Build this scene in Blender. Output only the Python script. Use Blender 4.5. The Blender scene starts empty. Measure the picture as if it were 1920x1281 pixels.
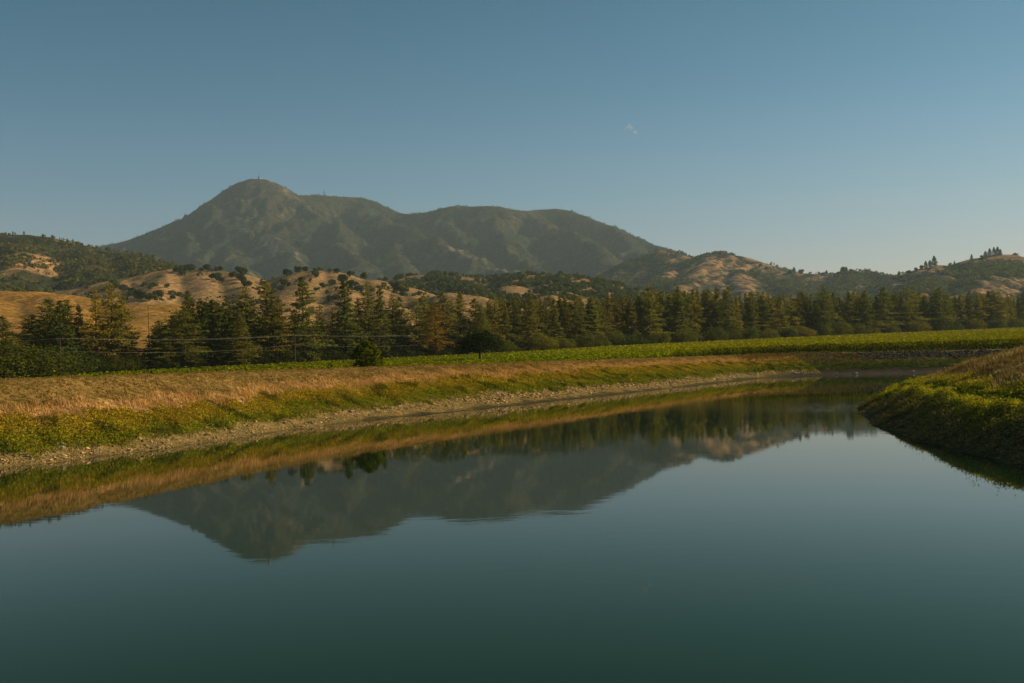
import bpy, math, random
import numpy as np

random.seed(7)
rng = np.random.default_rng(7)
scene = bpy.context.scene
COL = scene.collection

# ------------------------------------------------------------------ camera
F35, IMW, IMH = 35.0, 1920.0, 1281.0
FPX = F35 / 36.0 * IMW
PITCH = math.atan(37.0 / FPX)
ROLL = math.radians(1.78)
EYE = np.array([0.0, 0.0, 5.0])
fwd = np.array([0, math.cos(PITCH), math.sin(PITCH)])
R0 = np.array([1.0, 0, 0])
U0 = np.cross(R0, fwd)
cr, sr = math.cos(ROLL), math.sin(ROLL)
rgt = cr * R0 - sr * U0
upv = sr * R0 + cr * U0
from mathutils import Matrix
cam_data = bpy.data.cameras.new('camera')
cam = bpy.data.objects.new('camera', cam_data)
COL.objects.link(cam)
cam_data.lens = F35
cam_data.sensor_width = 36.0
cam_data.clip_start = 0.5
cam_data.clip_end = 90000.0
cam.matrix_world = Matrix(((rgt[0], upv[0], -fwd[0], EYE[0]),
                           (rgt[1], upv[1], -fwd[1], EYE[1]),
                           (rgt[2], upv[2], -fwd[2], EYE[2]),
                           (0, 0, 0, 1)))
scene.camera = cam


def at(px, py, D):
    """world point at depth Y = D that the photograph shows at pixel px, py"""
    d = fwd + (px - IMW / 2) / FPX * rgt - (py - IMH / 2) / FPX * upv
    return EYE + d * (D / d[1])


# ------------------------------------------------------------------ light
SUN_AZ, SUN_EL = math.radians(74), math.radians(25)
world = bpy.data.worlds.new('World')
scene.world = world
world.use_nodes = True
wn = world.node_tree
wn.nodes.clear()
wo = wn.nodes.new('ShaderNodeOutputWorld')
wb = wn.nodes.new('ShaderNodeBackground')
sky = wn.nodes.new('ShaderNodeTexSky')
sky.sky_type = 'NISHITA'
sky.sun_disc = False
sky.sun_elevation = SUN_EL
sky.sun_rotation = SUN_AZ
sky.altitude = 100
sky.air_density = 2.0
sky.dust_density = 0.3
sky.ozone_density = 1.0
tint = wn.nodes.new('ShaderNodeMix')
tint.data_type = 'RGBA'
tint.blend_type = 'MULTIPLY'
tint.inputs[0].default_value = 1.0
stc = wn.nodes.new('ShaderNodeTexCoord')
ssp = wn.nodes.new('ShaderNodeSeparateXYZ')
srm = wn.nodes.new('ShaderNodeValToRGB')
wn.links.new(stc.outputs['Generated'], ssp.inputs[0])
wn.links.new(ssp.outputs['Z'], srm.inputs[0])
# the air deepens smoothly from the horizon to the zenith
SKY_K = ((1.36, 5.6), (1.26, 2.25), (2.5, 3.0))
while len(srm.color_ramp.elements) < 7:
    srm.color_ramp.elements.new(0.5)
for e_, z_ in zip(srm.color_ramp.elements, (0.0, 0.08, 0.16, 0.26, 0.4, 0.6, 1.0)):
    e_.position = z_
    e_.color = tuple(a_ * math.exp(-k_ * min(z_, 0.7)) for a_, k_ in SKY_K) + (1,)
wn.links.new(srm.outputs[0], tint.inputs[7])
wn.links.new(sky.outputs[0], tint.inputs[6])
wn.links.new(tint.outputs[2], wb.inputs[0])
wb.inputs[1].default_value = 0.06
wn.links.new(wb.outputs[0], wo.inputs[0])

sun_d = bpy.data.lights.new('sun', 'SUN')
sun_d.energy = 5.0
sun_d.angle = math.radians(0.5)
sun_d.color = (1.0, 0.80, 0.54)
sun = bpy.data.objects.new('sun', sun_d)
COL.objects.link(sun)
SUNV = np.array([math.sin(SUN_AZ) * math.cos(SUN_EL), math.cos(SUN_AZ) * math.cos(SUN_EL), math.sin(SUN_EL)])
from mathutils import Vector
sun.rotation_euler = Vector(SUNV).to_track_quat('Z', 'Y').to_euler()

scene.view_settings.view_transform = 'Standard'
scene.view_settings.look = 'None'
scene.view_settings.exposure = 0.1
scene.view_settings.gamma = 1.0
scene.view_settings.use_curve_mapping = False
scene.render.engine = 'CYCLES'
scene.cycles.use_denoising = True
scene.cycles.max_bounces = 5
scene.cycles.diffuse_bounces = 2
scene.cycles.glossy_bounces = 2
scene.cycles.volume_bounces = 1
scene.cycles.transparent_max_bounces = 4
scene.cycles.sample_clamp_indirect = 3.0

HAZE_DENSITY = 0.000050
HAZE_COLOR = (0.62, 0.82, 0.90, 1)

# ------------------------------------------------------------------ noise
_perm = np.random.default_rng(3).permutation(256)
_perm = np.concatenate([_perm, _perm])
_gang = np.random.default_rng(4).random(256) * 2 * np.pi
_gx, _gy = np.cos(_gang), np.sin(_gang)


def noise(x, y, seed=0):
    x = np.asarray(x, float) + seed * 17.31
    y = np.asarray(y, float) + seed * 5.77
    xi, yi = np.floor(x).astype(int), np.floor(y).astype(int)
    xf, yf = x - xi, y - yi
    u = xf * xf * xf * (xf * (xf * 6 - 15) + 10)
    v = yf * yf * yf * (yf * (yf * 6 - 15) + 10)

    def g(ix, iy, dx, dy):
        h = _perm[_perm[ix & 255] + (iy & 255)]
        return _gx[h] * dx + _gy[h] * dy
    a = g(xi, yi, xf, yf)
    b = g(xi + 1, yi, xf - 1, yf)
    c = g(xi, yi + 1, xf, yf - 1)
    d = g(xi + 1, yi + 1, xf - 1, yf - 1)
    return (a + u * (b - a) + v * (c - a) + u * v * (a - b - c + d)) * 1.5


def fbm(x, y, octv=4, seed=0, gain=0.5):
    s, a, t = 0, 1.0, 0
    for i in range(octv):
        s = s + a * noise(np.asarray(x) * 2 ** i, np.asarray(y) * 2 ** i, seed + i)
        t += a
        a *= gain
    return s / t


def ridged(x, y, octv=4, seed=0):
    s, a, t = 0, 1.0, 0
    for i in range(octv):
        s = s + a * (1 - 2 * np.abs(noise(np.asarray(x) * 2 ** i, np.asarray(y) * 2 ** i, seed + i)))
        t += a
        a *= 0.5
    return s / t


def sstep(a, b, x):
    t = np.clip((x - a) / (b - a), 0, 1)
    return t * t * (3 - 2 * t)


# ------------------------------------------------------------------ mesh helpers
def mesh_np(name, verts, faces, mat=None, cols=None, smooth=False, mats=None, midx=None):
    """verts (n,3); faces (m,k) with one k; cols (n,3) base colour attribute"""
    me = bpy.data.meshes.new(name)
    verts = np.ascontiguousarray(verts, dtype=np.float32)
    faces = np.ascontiguousarray(faces, dtype=np.int32)
    n, (m, k) = len(verts), faces.shape
    me.vertices.add(n)
    me.vertices.foreach_set('co', verts.ravel())
    me.loops.add(m * k)
    me.loops.foreach_set('vertex_index', faces.ravel())
    me.polygons.add(m)
    me.polygons.foreach_set('loop_start', np.arange(0, m * k, k, dtype=np.int32))
    me.polygons.foreach_set('loop_total', np.full(m, k, dtype=np.int32))
    if smooth:
        me.polygons.foreach_set('use_smooth', np.ones(m, dtype=bool))
    for mt in (mats or ([mat] if mat else [])):
        me.materials.append(mt)
    if midx is not None:
        me.polygons.foreach_set('material_index', np.ascontiguousarray(midx, dtype=np.int32))
    if cols is not None:
        at_ = me.attributes.new('tint', 'FLOAT_COLOR', 'POINT')
        c4 = np.ones((n, 4), dtype=np.float32)
        c4[:, :3] = cols
        at_.data.foreach_set('color', c4.ravel())
    me.update(calc_edges=True)
    return me


def link(name, data, parent=None, label=None, category=None, group=None, kind=None, loc=None, rz=0.0, scale=None):
    o = bpy.data.objects.new(name, data)
    COL.objects.link(o)
    if parent is not None:
        o.parent = parent
    if loc is not None:
        o.location = loc
    if rz:
        o.rotation_euler = (0, 0, rz)
    if scale is not None:
        o.scale = scale
    if label:
        o['label'] = label
    if category:
        o['category'] = category
    if group:
        o['group'] = group
    if kind:
        o['kind'] = kind
    return o


def rand_dirs(n, up=0.0, r=rng):
    v = r.normal(size=(n, 3))
    v[:, 2] += up
    return v / np.linalg.norm(v, axis=1, keepdims=True)


def cards(cent, size, normal, cols, aspect=0.7, r=rng, tri=False):
    """leaf-clump faces: one quad (or triangle) per centre"""
    n = len(cent)
    size = np.broadcast_to(np.asarray(size, float), (n,))[:, None]
    a = rand_dirs(n, 0, r)
    u = np.cross(normal, a)
    u /= np.linalg.norm(u, axis=1, keepdims=True) + 1e-9
    v = np.cross(normal, u)
    u = u * size * 0.5
    v = v * size * 0.5 * aspect
    if tri:
        P = np.stack([cent - u - v, cent + u - v * 0.6, cent + v * 1.2 + u * (r.random((n, 1)) - .5)], 1)
        k = 3
    else:
        bend = normal * size * 0.16
        j = lambda: (0.75 + 0.5 * r.random((n, 1)))
        P = np.stack([cent - u * j() - bend, cent - v * j() + bend, cent + u * j() - bend, cent + v * j() + bend], 1)
        k = 4
    verts = P.reshape(-1, 3)
    faces = np.arange(n * k).reshape(n, k)
    return verts, faces, np.repeat(cols, k, axis=0)


def join(parts):
    V, Fc, C, off = [], [], [], 0
    for v, f, c in parts:
        V.append(v)
        Fc.append(f + off)
        C.append(c)
        off += len(v)
    return np.concatenate(V), np.concatenate(Fc), np.concatenate(C)


def tube(pts, rad, n=6, col=(0.1, 0.1, 0.1), closed_cap=False):
    pts = np.asarray(pts, float)
    m = len(pts)
    rad = np.broadcast_to(np.asarray(rad, float), (m,))
    tang = np.gradient(pts, axis=0)
    tang /= np.linalg.norm(tang, axis=1, keepdims=True) + 1e-9
    ref = np.where(np.abs(tang[:, 2:3]) > 0.9, np.array([[1.0, 0, 0]]), np.array([[0, 0, 1.0]]))
    a = np.cross(tang, ref)
    a /= np.linalg.norm(a, axis=1, keepdims=True)
    b = np.cross(tang, a)
    ang = np.arange(n) / n * 2 * np.pi
    ring = pts[:, None] + rad[:, None, None] * (np.cos(ang)[None, :, None] * a[:, None] + np.sin(ang)[None, :, None] * b[:, None])
    verts = ring.reshape(-1, 3)
    fs = []
    for i in range(m - 1):
        for j in range(n):
            j2 = (j + 1) % n
            fs.append((i * n + j, i * n + j2, (i + 1) * n + j2, (i + 1) * n + j))
    return verts, np.array(fs), np.tile(np.array(col, float), (len(verts), 1))


def box(cx, cy, cz, sx, sy, sz, col=(0.1, 0.1, 0.1)):
    s = np.array([[x, y, z] for z in (-.5, .5) for y in (-.5, .5) for x in (-.5, .5)]) * (sx, sy, sz) + (cx, cy, cz)
    f = np.array([(0, 2, 3, 1), (4, 5, 7, 6), (0, 1, 5, 4), (2, 6, 7, 3), (0, 4, 6, 2), (1, 3, 7, 5)])
    return s, f, np.tile(np.array(col, float), (8, 1))


# ------------------------------------------------------------------ materials
def new_mat(name):
    m = bpy.data.materials.new(name)
    m.use_nodes = True
    nt = m.node_tree
    nt.nodes.clear()
    out = nt.nodes.new('ShaderNodeOutputMaterial')
    return m, nt, out


def N(nt, typ, **kw):
    n = nt.nodes.new(typ)
    for k, v in kw.items():
        setattr(n, k, v)
    return n


def mixcol(nt, mode, fac, a, b):
    m = N(nt, 'ShaderNodeMix', data_type='RGBA', blend_type=mode)
    for sock, val in ((m.inputs[0], fac), (m.inputs[6], a), (m.inputs[7], b)):
        if hasattr(val, 'links') or isinstance(val, bpy.types.NodeSocket):
            nt.links.new(val, sock)
        else:
            sock.default_value = val if not isinstance(val, tuple) else (*val[:3], 1)
    return m.outputs[2]


def ramp(nt, src, stops):
    r = N(nt, 'ShaderNodeValToRGB')
    nt.links.new(src, r.inputs[0])
    els = r.color_ramp.elements
    while len(els) < len(stops):
        els.new(0.5)
    for e, (p, c) in zip(els, stops):
        e.position = p
        e.color = (*c, 1) if isinstance(c, tuple) else (c, c, c, 1)
    return r.outputs[0]


def noise_node(nt, scale, detail=4, rough=0.6, vec=None, warp=0.0):
    n = N(nt, 'ShaderNodeTexNoise')
    n.inputs['Scale'].default_value = scale
    n.inputs['Detail'].default_value = detail
    n.inputs['Roughness'].default_value = rough
    n.inputs['Distortion'].default_value = warp
    if vec is not None:
        nt.links.new(vec, n.inputs['Vector'])
    return n.outputs['Fac']


def foliage_mat(name, base, var=0.5, trans=0.25):
    """attribute tint x base x per-object variation"""
    m, nt, out = new_mat(name)
    att = N(nt, 'ShaderNodeAttribute', attribute_name='tint')
    oi = N(nt, 'ShaderNodeObjectInfo')
    c = mixcol(nt, 'MULTIPLY', 1.0, att.outputs['Color'], base)
    c = mixcol(nt, 'MULTIPLY', 1.0, c, oi.outputs['Color'])
    r = ramp(nt, oi.outputs['Random'], [(0.0, (1 - var * .5, 1 - var * .4, 1 - var * .3)), (1.0, (1 + var * .5, 1 + var * .35, 1 + var * .1))])
    c = mixcol(nt, 'MULTIPLY', 1.0, c, r)
    d = N(nt, 'ShaderNodeBsdfDiffuse')
    t = N(nt, 'ShaderNodeBsdfTranslucent')
    nt.links.new(c, d.inputs[0])
    c2 = mixcol(nt, 'MULTIPLY', 1.0, c, (1.2, 1.25, 0.5))
    nt.links.new(c2, t.inputs[0])
    mx = N(nt, 'ShaderNodeMixShader')
    mx.inputs[0].default_value = trans
    nt.links.new(d.outputs[0], mx.inputs[1])
    nt.links.new(t.outputs[0], mx.inputs[2])
    nt.links.new(mx.outputs[0], out.inputs[0])
    return m


def simple_mat(name, col, rough=0.85, nscale=8.0, amt=0.35, bump=0.0, attr=False):
    m, nt, out = new_mat(name)
    geo = N(nt, 'ShaderNodeNewGeometry')
    p = N(nt, 'ShaderNodeBsdfPrincipled')
    nz = noise_node(nt, nscale, 5, 0.6, geo.outputs['Position'])
    v = ramp(nt, nz, [(0.3, 1 - amt), (0.7, 1 + amt)])
    base = col
    if attr:
        base = N(nt, 'ShaderNodeAttribute', attribute_name='tint').outputs['Color']
    c = mixcol(nt, 'MULTIPLY', 1.0, base, v)
    nt.links.new(c, p.inputs['Base Color'])
    p.inputs['Roughness'].default_value = rough
    p.inputs['Specular IOR Level'].default_value = 0.2
    if bump:
        b = N(nt, 'ShaderNodeBump')
        b.inputs['Distance'].default_value = bump
        nt.links.new(nz, b.inputs['Height'])
        nt.links.new(b.outputs[0], p.inputs['Normal'])
    nt.links.new(p.outputs[0], out.inputs[0])
    return m


M_CONIFER = foliage_mat('conifer_foliage', (0.185, 0.190, 0.042), 0.45, 0.38)
M_BROAD = foliage_mat('oak_foliage', (0.125, 0.135, 0.028), 0.4, 0.32)
M_VINE = foliage_mat('vine_foliage', (0.47, 0.41, 0.004), 0.0, 0.12)
M_WEED = foliage_mat('weed_foliage', (1, 1, 1), 0.0, 0.25)
M_BARK = simple_mat('bark', (0.075, 0.055, 0.04), 0.95, 3.0, 0.5, 0.03)
M_STONE = simple_mat('stone', (0.3, 0.27, 0.2), 0.9, 6.0, 0.35, 0.03, attr=True)
M_POLE = simple_mat('weathered_pole', (0.13, 0.075, 0.045), 0.9, 5.0, 0.3)
M_WIRE = simple_mat('cable_metal', (0.30, 0.29, 0.25), 0.5, 1.0, 0.1)
M_TOWER = simple_mat('tower_metal', (0.10, 0.11, 0.12), 0.6, 1.0, 0.1)
M_HUT = simple_mat('pale_plaster', (0.7, 0.68, 0.6), 0.8, 1.0, 0.1)


def terrain_mat(name, sizes, bump):
    """vertex-attribute colour x mottling of the ground cover"""
    m, nt, out = new_mat(name)
    geo = N(nt, 'ShaderNodeNewGeometry')
    att = N(nt, 'ShaderNodeAttribute', attribute_name='tint').outputs['Color']
    n1 = noise_node(nt, 1.0 / sizes[0], 3, 0.6, geo.outputs['Position'])
    n2 = noise_node(nt, 1.0 / sizes[1], 5, 0.75, geo.outputs['Position'])
    v1 = ramp(nt, n1, [(0.3, (0.75, 0.78, 0.8)), (0.7, (1.25, 1.2, 1.15))])
    v2 = ramp(nt, n2, [(0.36, (0.4, 0.45, 0.5)), (0.5, (0.95, 0.96, 0.95)), (0.64, (1.7, 1.58, 1.4))])
    c = mixcol(nt, 'MULTIPLY', 1.0, att, v1)
    c = mixcol(nt, 'MULTIPLY', 1.0, c, v2)
    p = N(nt, 'ShaderNodeBsdfPrincipled')
    nt.links.new(c, p.inputs['Base Color'])
    p.inputs['Roughness'].default_value = 0.95
    p.inputs['Specular IOR Level'].default_value = 0.05
    b = N(nt, 'ShaderNodeBump')
    b.inputs['Distance'].default_value = bump
    b.inputs['Strength'].default_value = 1.0
    nt.links.new(n2, b.inputs['Height'])
    nt.links.new(b.outputs[0], p.inputs['Normal'])
    nt.links.new(p.outputs[0], out.inputs[0])
    return m


M_MOUNTAIN = terrain_mat('mountain_chaparral', (160, 26), 14.0)
M_HILLFAR = terrain_mat('far_hill_ground', (60, 14), 5.0)
M_HILL = terrain_mat('golden_hill_ground', (25, 4), 0.5)
M_GROUND = terrain_mat('bank_ground', (2.5, 0.35), 0.10)

# ------------------------------------------------------------------ reservoir geometry (metres)
W = np.array([(-50, 6), (-50, 14), (-42, 30), (-34, 45), (-27.5, 56), (-23, 65), (-20, 75), (-16.6, 86.5), (-8, 99.5), (0, 112.5),
              (18.6, 145), (35, 174), (48, 199), (57, 210), (66, 210), (75, 205), (85, 200), (98, 196), (112, 191), (130, 184),
              (148, 168), (148, 134), (132, 122), (85, 119), (60, 115), (45, 109.5), (37, 102), (32.3, 93), (29, 84), (26.3, 75), (23.8, 65),
              (22, 56), (21.2, 47), (20.6, 40), (19.2, 30), (17, 20), (14, 10), (10, 6)], float)
CR = np.array([(-62, -2), (-62, 14), (-53, 34), (-44, 50), (-34, 66), (-29, 81), (-20.5, 107), (0, 142), (24, 185), (42, 216),
               (58, 236), (72, 240), (89, 231), (105, 222), (128, 213), (152, 200), (172, 180), (172, 118), (150, 110), (120, 108), (85, 106), (66, 103),
               (55, 98), (47.5, 91), (42.5, 82), (38.8, 72), (36, 61), (34.3, 50), (33.4, 38), (32.5, 22), (31, -2)], float)


def smooth_poly(P, it=2):
    for _ in range(it):
        Q = np.roll(P, -1, 0)
        P = np.stack([0.75 * P + 0.25 * Q, 0.25 * P + 0.75 * Q], 1).reshape(-1, 2)
    return P


W = smooth_poly(W)
CR = smooth_poly(CR)


def poly_dist(P, X, Y):
    """signed distance (negative inside)"""
    sh = X.shape
    x, y = X.ravel(), Y.ravel()
    best = np.full(x.shape, 1e18)
    inside = np.zeros(x.shape, bool)
    n = len(P)
    for i in range(n):
        ax, ay = P[i]
        bx, by = P[(i + 1) % n]
        dx, dy = bx - ax, by - ay
        L2 = dx * dx + dy * dy + 1e-12
        t = np.clip(((x - ax) * dx + (y - ay) * dy) / L2, 0, 1)
        d2 = (x - ax - t * dx) ** 2 + (y - ay - t * dy) ** 2
        best = np.minimum(best, d2)
        cond = ((ay > y) != (by > y))
        if dy != 0:
            xi = ax + (y - ay) / dy * dx
            inside ^= cond & (x < xi)
    d = np.sqrt(best)
    return np.where(inside, -d, d).reshape(sh)


def plane_z(X, Y):
    Xc = np.clip(X, -700, 900)
    Yc = np.clip(Y, -60, 1200)
    return -1.1 + 0.0076 * Xc + 0.0193 * Yc + 0.35 * noise(X / 160.0, Y / 160.0, 9) * sstep(120, 260, np.hypot(X, Y))


def crest_z(X, Y):
    z = np.full(np.shape(X), 4.78)
    z = z - 0.5 * sstep(60, 105, X) * sstep(180, 210, Y)
    z = np.where((X > 10) & (Y < 125), 4.66 + 0.06 * noise(X / 9, Y / 9, 5), z)
    near = 1 - sstep(4, 16, Y)
    near = near * (1 - sstep(12, 30, np.abs(X + 5) - 30))
    return z * (1 - near) + 3.4 * near


def right_side(X, Y):
    return (X > 8) & (Y < 0.25 * (X - 8) + 113.5)


def ground_z(X, Y, detail=True):
    X = np.asarray(X, float)
    Y = np.asarray(Y, float)
    base = plane_z(X, Y)
    z = base.copy()
    near = (X > -260) & (X < 380) & (Y > -120) & (Y < 400)
    if near.any():
        x, y = X[near], Y[near]
        # wavering shore
        sw = poly_dist(W, x, y) + 0.5 * noise(x / 5.0, y / 5.0, 2) + 0.22 * noise(x / 1.4, y / 1.4, 3)
        sc = poly_dist(CR, x, y)
        t = np.where(sw < 0, 0, sw / (sw + np.maximum(-sc, 0) + 1e-6))
        t = np.where(sc >= 0, 1, t)
        cz = crest_z(x, y)
        rs = right_side(x, y)
        pl = np.interp(t, [0, .08, .2, .36, .6, .84, .95, 1], [0, .035, .13, .30, .58, .875, .965, 1])
        pr = np.interp(t, [0, .06, .28, .34, .40, .45, .62, .85, 1], [0, .06, .41, .435, .455, .53, .72, .92, 1])
        h = np.where(rs, pr, pl) * cz
        h = np.where(sw < 0, np.maximum(sw * 0.22, -1.6), h)
        # beyond the crest: flat top then outer slope to the valley plane
        wid = np.where(rs, 22.0, 3.6)
        outs = np.maximum(sc - wid, 0)
        zo = cz - outs * 0.33
        b = base[near]
        ho = np.maximum(zo, b)
        up = b > cz
        ho = np.where(up, cz + (b - cz) * sstep(0, 14, outs), ho)
        h = np.where(sc > 0, ho, h)
        if detail:
            amp = 0.05 + 0.09 * np.clip(t * 3, 0, 1) + np.where(rs, .10, 0)
            amp = np.where(sw < 0, 0.02, amp)
            h = h + amp * (noise(x / 1.7, y / 1.7, 11) + 0.6 * noise(x / 0.8, y / 0.8, 12)) * np.where(sc > 2, .5, 1)
        z[near] = h
    return z


def zone(X, Y):
    sw = poly_dist(W, X, Y) + 0.5 * noise(X / 5.0, Y / 5.0, 2) + 0.22 * noise(X / 1.4, Y / 1.4, 3)
    sc = poly_dist(CR, X, Y)
    t = np.where(sw < 0, 0, sw / (sw + np.maximum(-sc, 0) + 1e-6))
    return sw, sc, np.where(sc >= 0, 1.0, t), right_side(X, Y)


def C(*a):
    return np.array(a, float)


def lerp(a, b, t):
    t = np.asarray(t)[..., None]
    return a * (1 - t) + b * t


MUD = C(.085, .068, .022)
MUDWET = C(.055, .050, .030)
PALE = C(.28, .19, .065)
WEEDG = C(.17, .17, .018)
WEEDY = C(.27, .20, .02)
PINK = C(.53, .32, .125)
BROWN = C(.25, .16, .045)
ROAD = C(.36, .235, .13)
FIELD = C(.16, .12, .06)


def bank_shift(X, Y):
    near = (1 - sstep(70, 125, Y)) * np.where(right_side(X, Y), 0, 1)
    return near * .13 + 0.13 * fbm(X / 9.0, Y / 9.0, 3, 21) + 0.06 * noise(X / 1.5, Y / 1.5, 22) + .04 * noise(X / .6, Y / .6, 25)


def bank_colour(X, Y):
    sw, sc, t, rs = zone(X, Y)
    farb = sstep(51, 61, X) * (Y > 150)
    tn = t + bank_shift(X, Y)
    c = lerp(MUDWET, MUD, sstep(0, .05, t))
    c = lerp(c, PALE, sstep(.07, .15, tn))
    c = lerp(c, WEEDG * .8, sstep(.31, .37, tn))
    c = lerp(c, WEEDY * .85, sstep(.44, .56, tn + .05 * noise(X / 3, Y / 3, 23)))
    c = lerp(c, PINK, sstep(.63, .70, tn))
    c = lerp(c, BROWN, sstep(.77, .85, tn))
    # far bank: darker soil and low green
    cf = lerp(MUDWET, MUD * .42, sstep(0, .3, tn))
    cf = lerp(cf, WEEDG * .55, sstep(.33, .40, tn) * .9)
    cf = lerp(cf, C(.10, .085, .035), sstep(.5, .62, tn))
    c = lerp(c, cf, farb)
    # right bank
    cr_ = lerp(MUD, C(.075, .065, .022), sstep(.02, .06, tn))
    cr_ = lerp(cr_, WEEDG * .8, sstep(.10, .26, tn))
    cr_ = lerp(cr_, WEEDY * .8, sstep(.28, .31, t) * (1 - sstep(.35, .38, t)))
    cr_ = lerp(cr_, BROWN * .95, sstep(.46, .58, tn + .12 * sstep(70, 88, Y)))
    c = np.where(rs[..., None], cr_, c)
    # crest track
    trk = sstep(.2, .8, sc) * (1 - sstep(3.2, 4.2, sc))
    c = lerp(c, ROAD, trk * np.where(rs, .0, 1) * (0.75 + .25 * noise(X / 4, Y / 4, 24)))
    c = lerp(c, np.broadcast_to(BROWN, c.shape), np.where(rs, sstep(0, 1, sc), 0))
    out = sstep(4.5, 8, sc) * np.where(rs, 0, 1)
    c = lerp(c, FIELD, out)
    return np.clip(c, 0.004, 1)


# tensor grid with fine spacing round the reservoir
def axis(fine0, fine1, step, lo, hi, g=1.13):
    a = list(np.arange(fine0, fine1, step))
    s = step
    x = a[-1]
    while x < hi:
        s *= g
        x += s
        a.append(min(x, hi))
    s, x, b = step, a[0], []
    while x > lo:
        s *= g
        x -= s
        b.append(max(x, lo))
    return np.array(b[::-1] + a)


gx = axis(-70, 150, 0.62, -6500, 6500)
gy = axis(6, 262, 0.72, -380, 8200)
GX, GY = np.meshgrid(gx, gy)
GZ = ground_z(GX, GY)
gcol = bank_colour(GX, GY)
far_f = sstep(300, 700, np.hypot(GX, GY))
gcol = lerp(gcol, np.broadcast_to(C(.22, .16, .07), gcol.shape), far_f)
SWg, SCg, Tg, RSg = zone(GX, GY)
ny, nx = GX.shape
idx = np.arange(nx * ny).reshape(ny, nx)
quads = np.stack([idx[:-1, :-1], idx[:-1, 1:], idx[1:, 1:], idx[1:, :-1]], -1).reshape(-1, 4)
GV = np.stack([GX, GY, GZ], -1).reshape(-1, 3)


def sub_terrain(name, mask_faces, mat, V, Q, Cc, **kw):
    q = Q[mask_faces]
    used = np.unique(q)
    remap = np.full(len(V), -1)
    remap[used] = np.arange(len(used))
    me = mesh_np(name, V[used], remap[q], mat, Cc[used], smooth=True)
    return link(name, me, **kw)


fc = lambda A: A.reshape(-1)[quads].mean(1)
fsc, fsw, frs = fc(SCg), fc(SWg), fc(RSg.astype(float)) > .5
bankf = (fsc < 0) & (fsw > -1.2)
bedf = fsw <= -1.2
pathf = (fsc >= 0) & (fsc < 4.0) & ~frs
rtop = frs & (fsc >= 0) & (fsc < 26)
gc = gcol.reshape(-1, 3)
sub_terrain('embankment', bankf & ~frs, M_GROUND, GV, quads, gc, kind='structure')
sub_terrain('embankment', (bankf & frs) | rtop, M_GROUND, GV, quads, gc, kind='structure')
sub_terrain('dirt_path', pathf, M_GROUND, GV, quads, gc, kind='structure')
sub_terrain('pond_bed', bedf, M_GROUND, GV, quads, gc, kind='structure')
sub_terrain('ground', ~(bankf | bedf | pathf | rtop), M_GROUND, GV, quads, gc, kind='structure')

# ------------------------------------------------------------------ water
m, nt, out = new_mat('reservoir_water')
geo = N(nt, 'ShaderNodeNewGeometry')
mp = N(nt, 'ShaderNodeMapping')
mp.inputs['Scale'].default_value = (0.55, 1.6, 1.0)
nt.links.new(geo.outputs['Position'], mp.inputs['Vector'])
w1 = noise_node(nt, 1.1, 3, 0.55, mp.outputs[0])
w2 = noise_node(nt, 0.05, 3, 0.5, geo.outputs['Position'])
amp0 = ramp(nt, w2, [(0.42, 0.18), (0.62, 0.8)])
# a breath of wind off the tip of the right bank
vd = N(nt, 'ShaderNodeVectorMath', operation='DISTANCE')
nt.links.new(geo.outputs['Position'], vd.inputs[0])
vd.inputs[1].default_value = (27.0, 92.0, 0.0)
mr = N(nt, 'ShaderNodeMapRange')
mr.interpolation_type = 'SMOOTHSTEP'
mr.inputs['From Min'].default_value = 4.0
mr.inputs['From Max'].default_value = 17.0
mr.inputs['To Min'].default_value = 3.2
mr.inputs['To Max'].default_value = 0.0
nt.links.new(vd.outputs['Value'], mr.inputs['Value'])
am = N(nt, 'ShaderNodeMath', operation='ADD')
nt.links.new(amp0, am.inputs[0])
nt.links.new(mr.outputs[0], am.inputs[1])
amp = am.outputs[0]
mm = N(nt, 'ShaderNodeMath', operation='MULTIPLY')
nt.links.new(w1, mm.inputs[0])
nt.links.new(amp, mm.inputs[1])
b = N(nt, 'ShaderNodeBump')
b.inputs['Strength'].default_value = 1.0
b.inputs['Distance'].default_value = 0.0030
nt.links.new(mm.outputs[0], b.inputs['Height'])
p = N(nt, 'ShaderNodeBsdfPrincipled')
p.inputs['Base Color'].default_value = (0.003, 0.014, 0.004, 1)
p.inputs['Roughness'].default_value = 0.03
p.inputs['IOR'].default_value = 1.33
# murky film: a fresnel surface whose reflection is coloured where light meets it steeply
fr = N(nt, 'ShaderNodeFresnel')
fr.inputs['IOR'].default_value = 1.33
nt.links.new(b.outputs[0], fr.inputs['Normal'])
gl = N(nt, 'ShaderNodeBsdfGlossy')
gl.inputs['Roughness'].default_value = 0.02
gc_ = ramp(nt, fr.outputs[0], [(0.0, (.48, .70, .34)), (0.42, (1.0, 1.0, .99))])
nt.links.new(gc_, gl.inputs['Color'])
nt.links.new(b.outputs[0], gl.inputs['Normal'])
df = N(nt, 'ShaderNodeBsdfDiffuse')
df.inputs['Color'].default_value = (0.006, 0.022, 0.008, 1)
ms = N(nt, 'ShaderNodeMixShader')
nt.links.new(fr.outputs[0], ms.inputs[0])
nt.links.new(df.outputs[0], ms.inputs[1])
nt.links.new(gl.outputs[0], ms.inputs[2])
nt.links.new(ms.outputs[0], out.inputs[0])
nt.nodes.remove(p)
M_WATER = m
import bmesh
bm = bmesh.new()
cen = W.mean(0)
Wn = []
for i in range(len(W)):
    tdir = W[(i + 1) % len(W)] - W[i - 1]
    nrm = np.array([-tdir[1], tdir[0]]) / (np.linalg.norm(tdir) + 1e-9)
    Wn.append(W[i] + nrm * 1.4)
Wn = np.array(Wn)
if poly_dist(W, Wn[:, 0], Wn[:, 1]).mean() < 0:
    Wn = 2 * W - Wn
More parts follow.
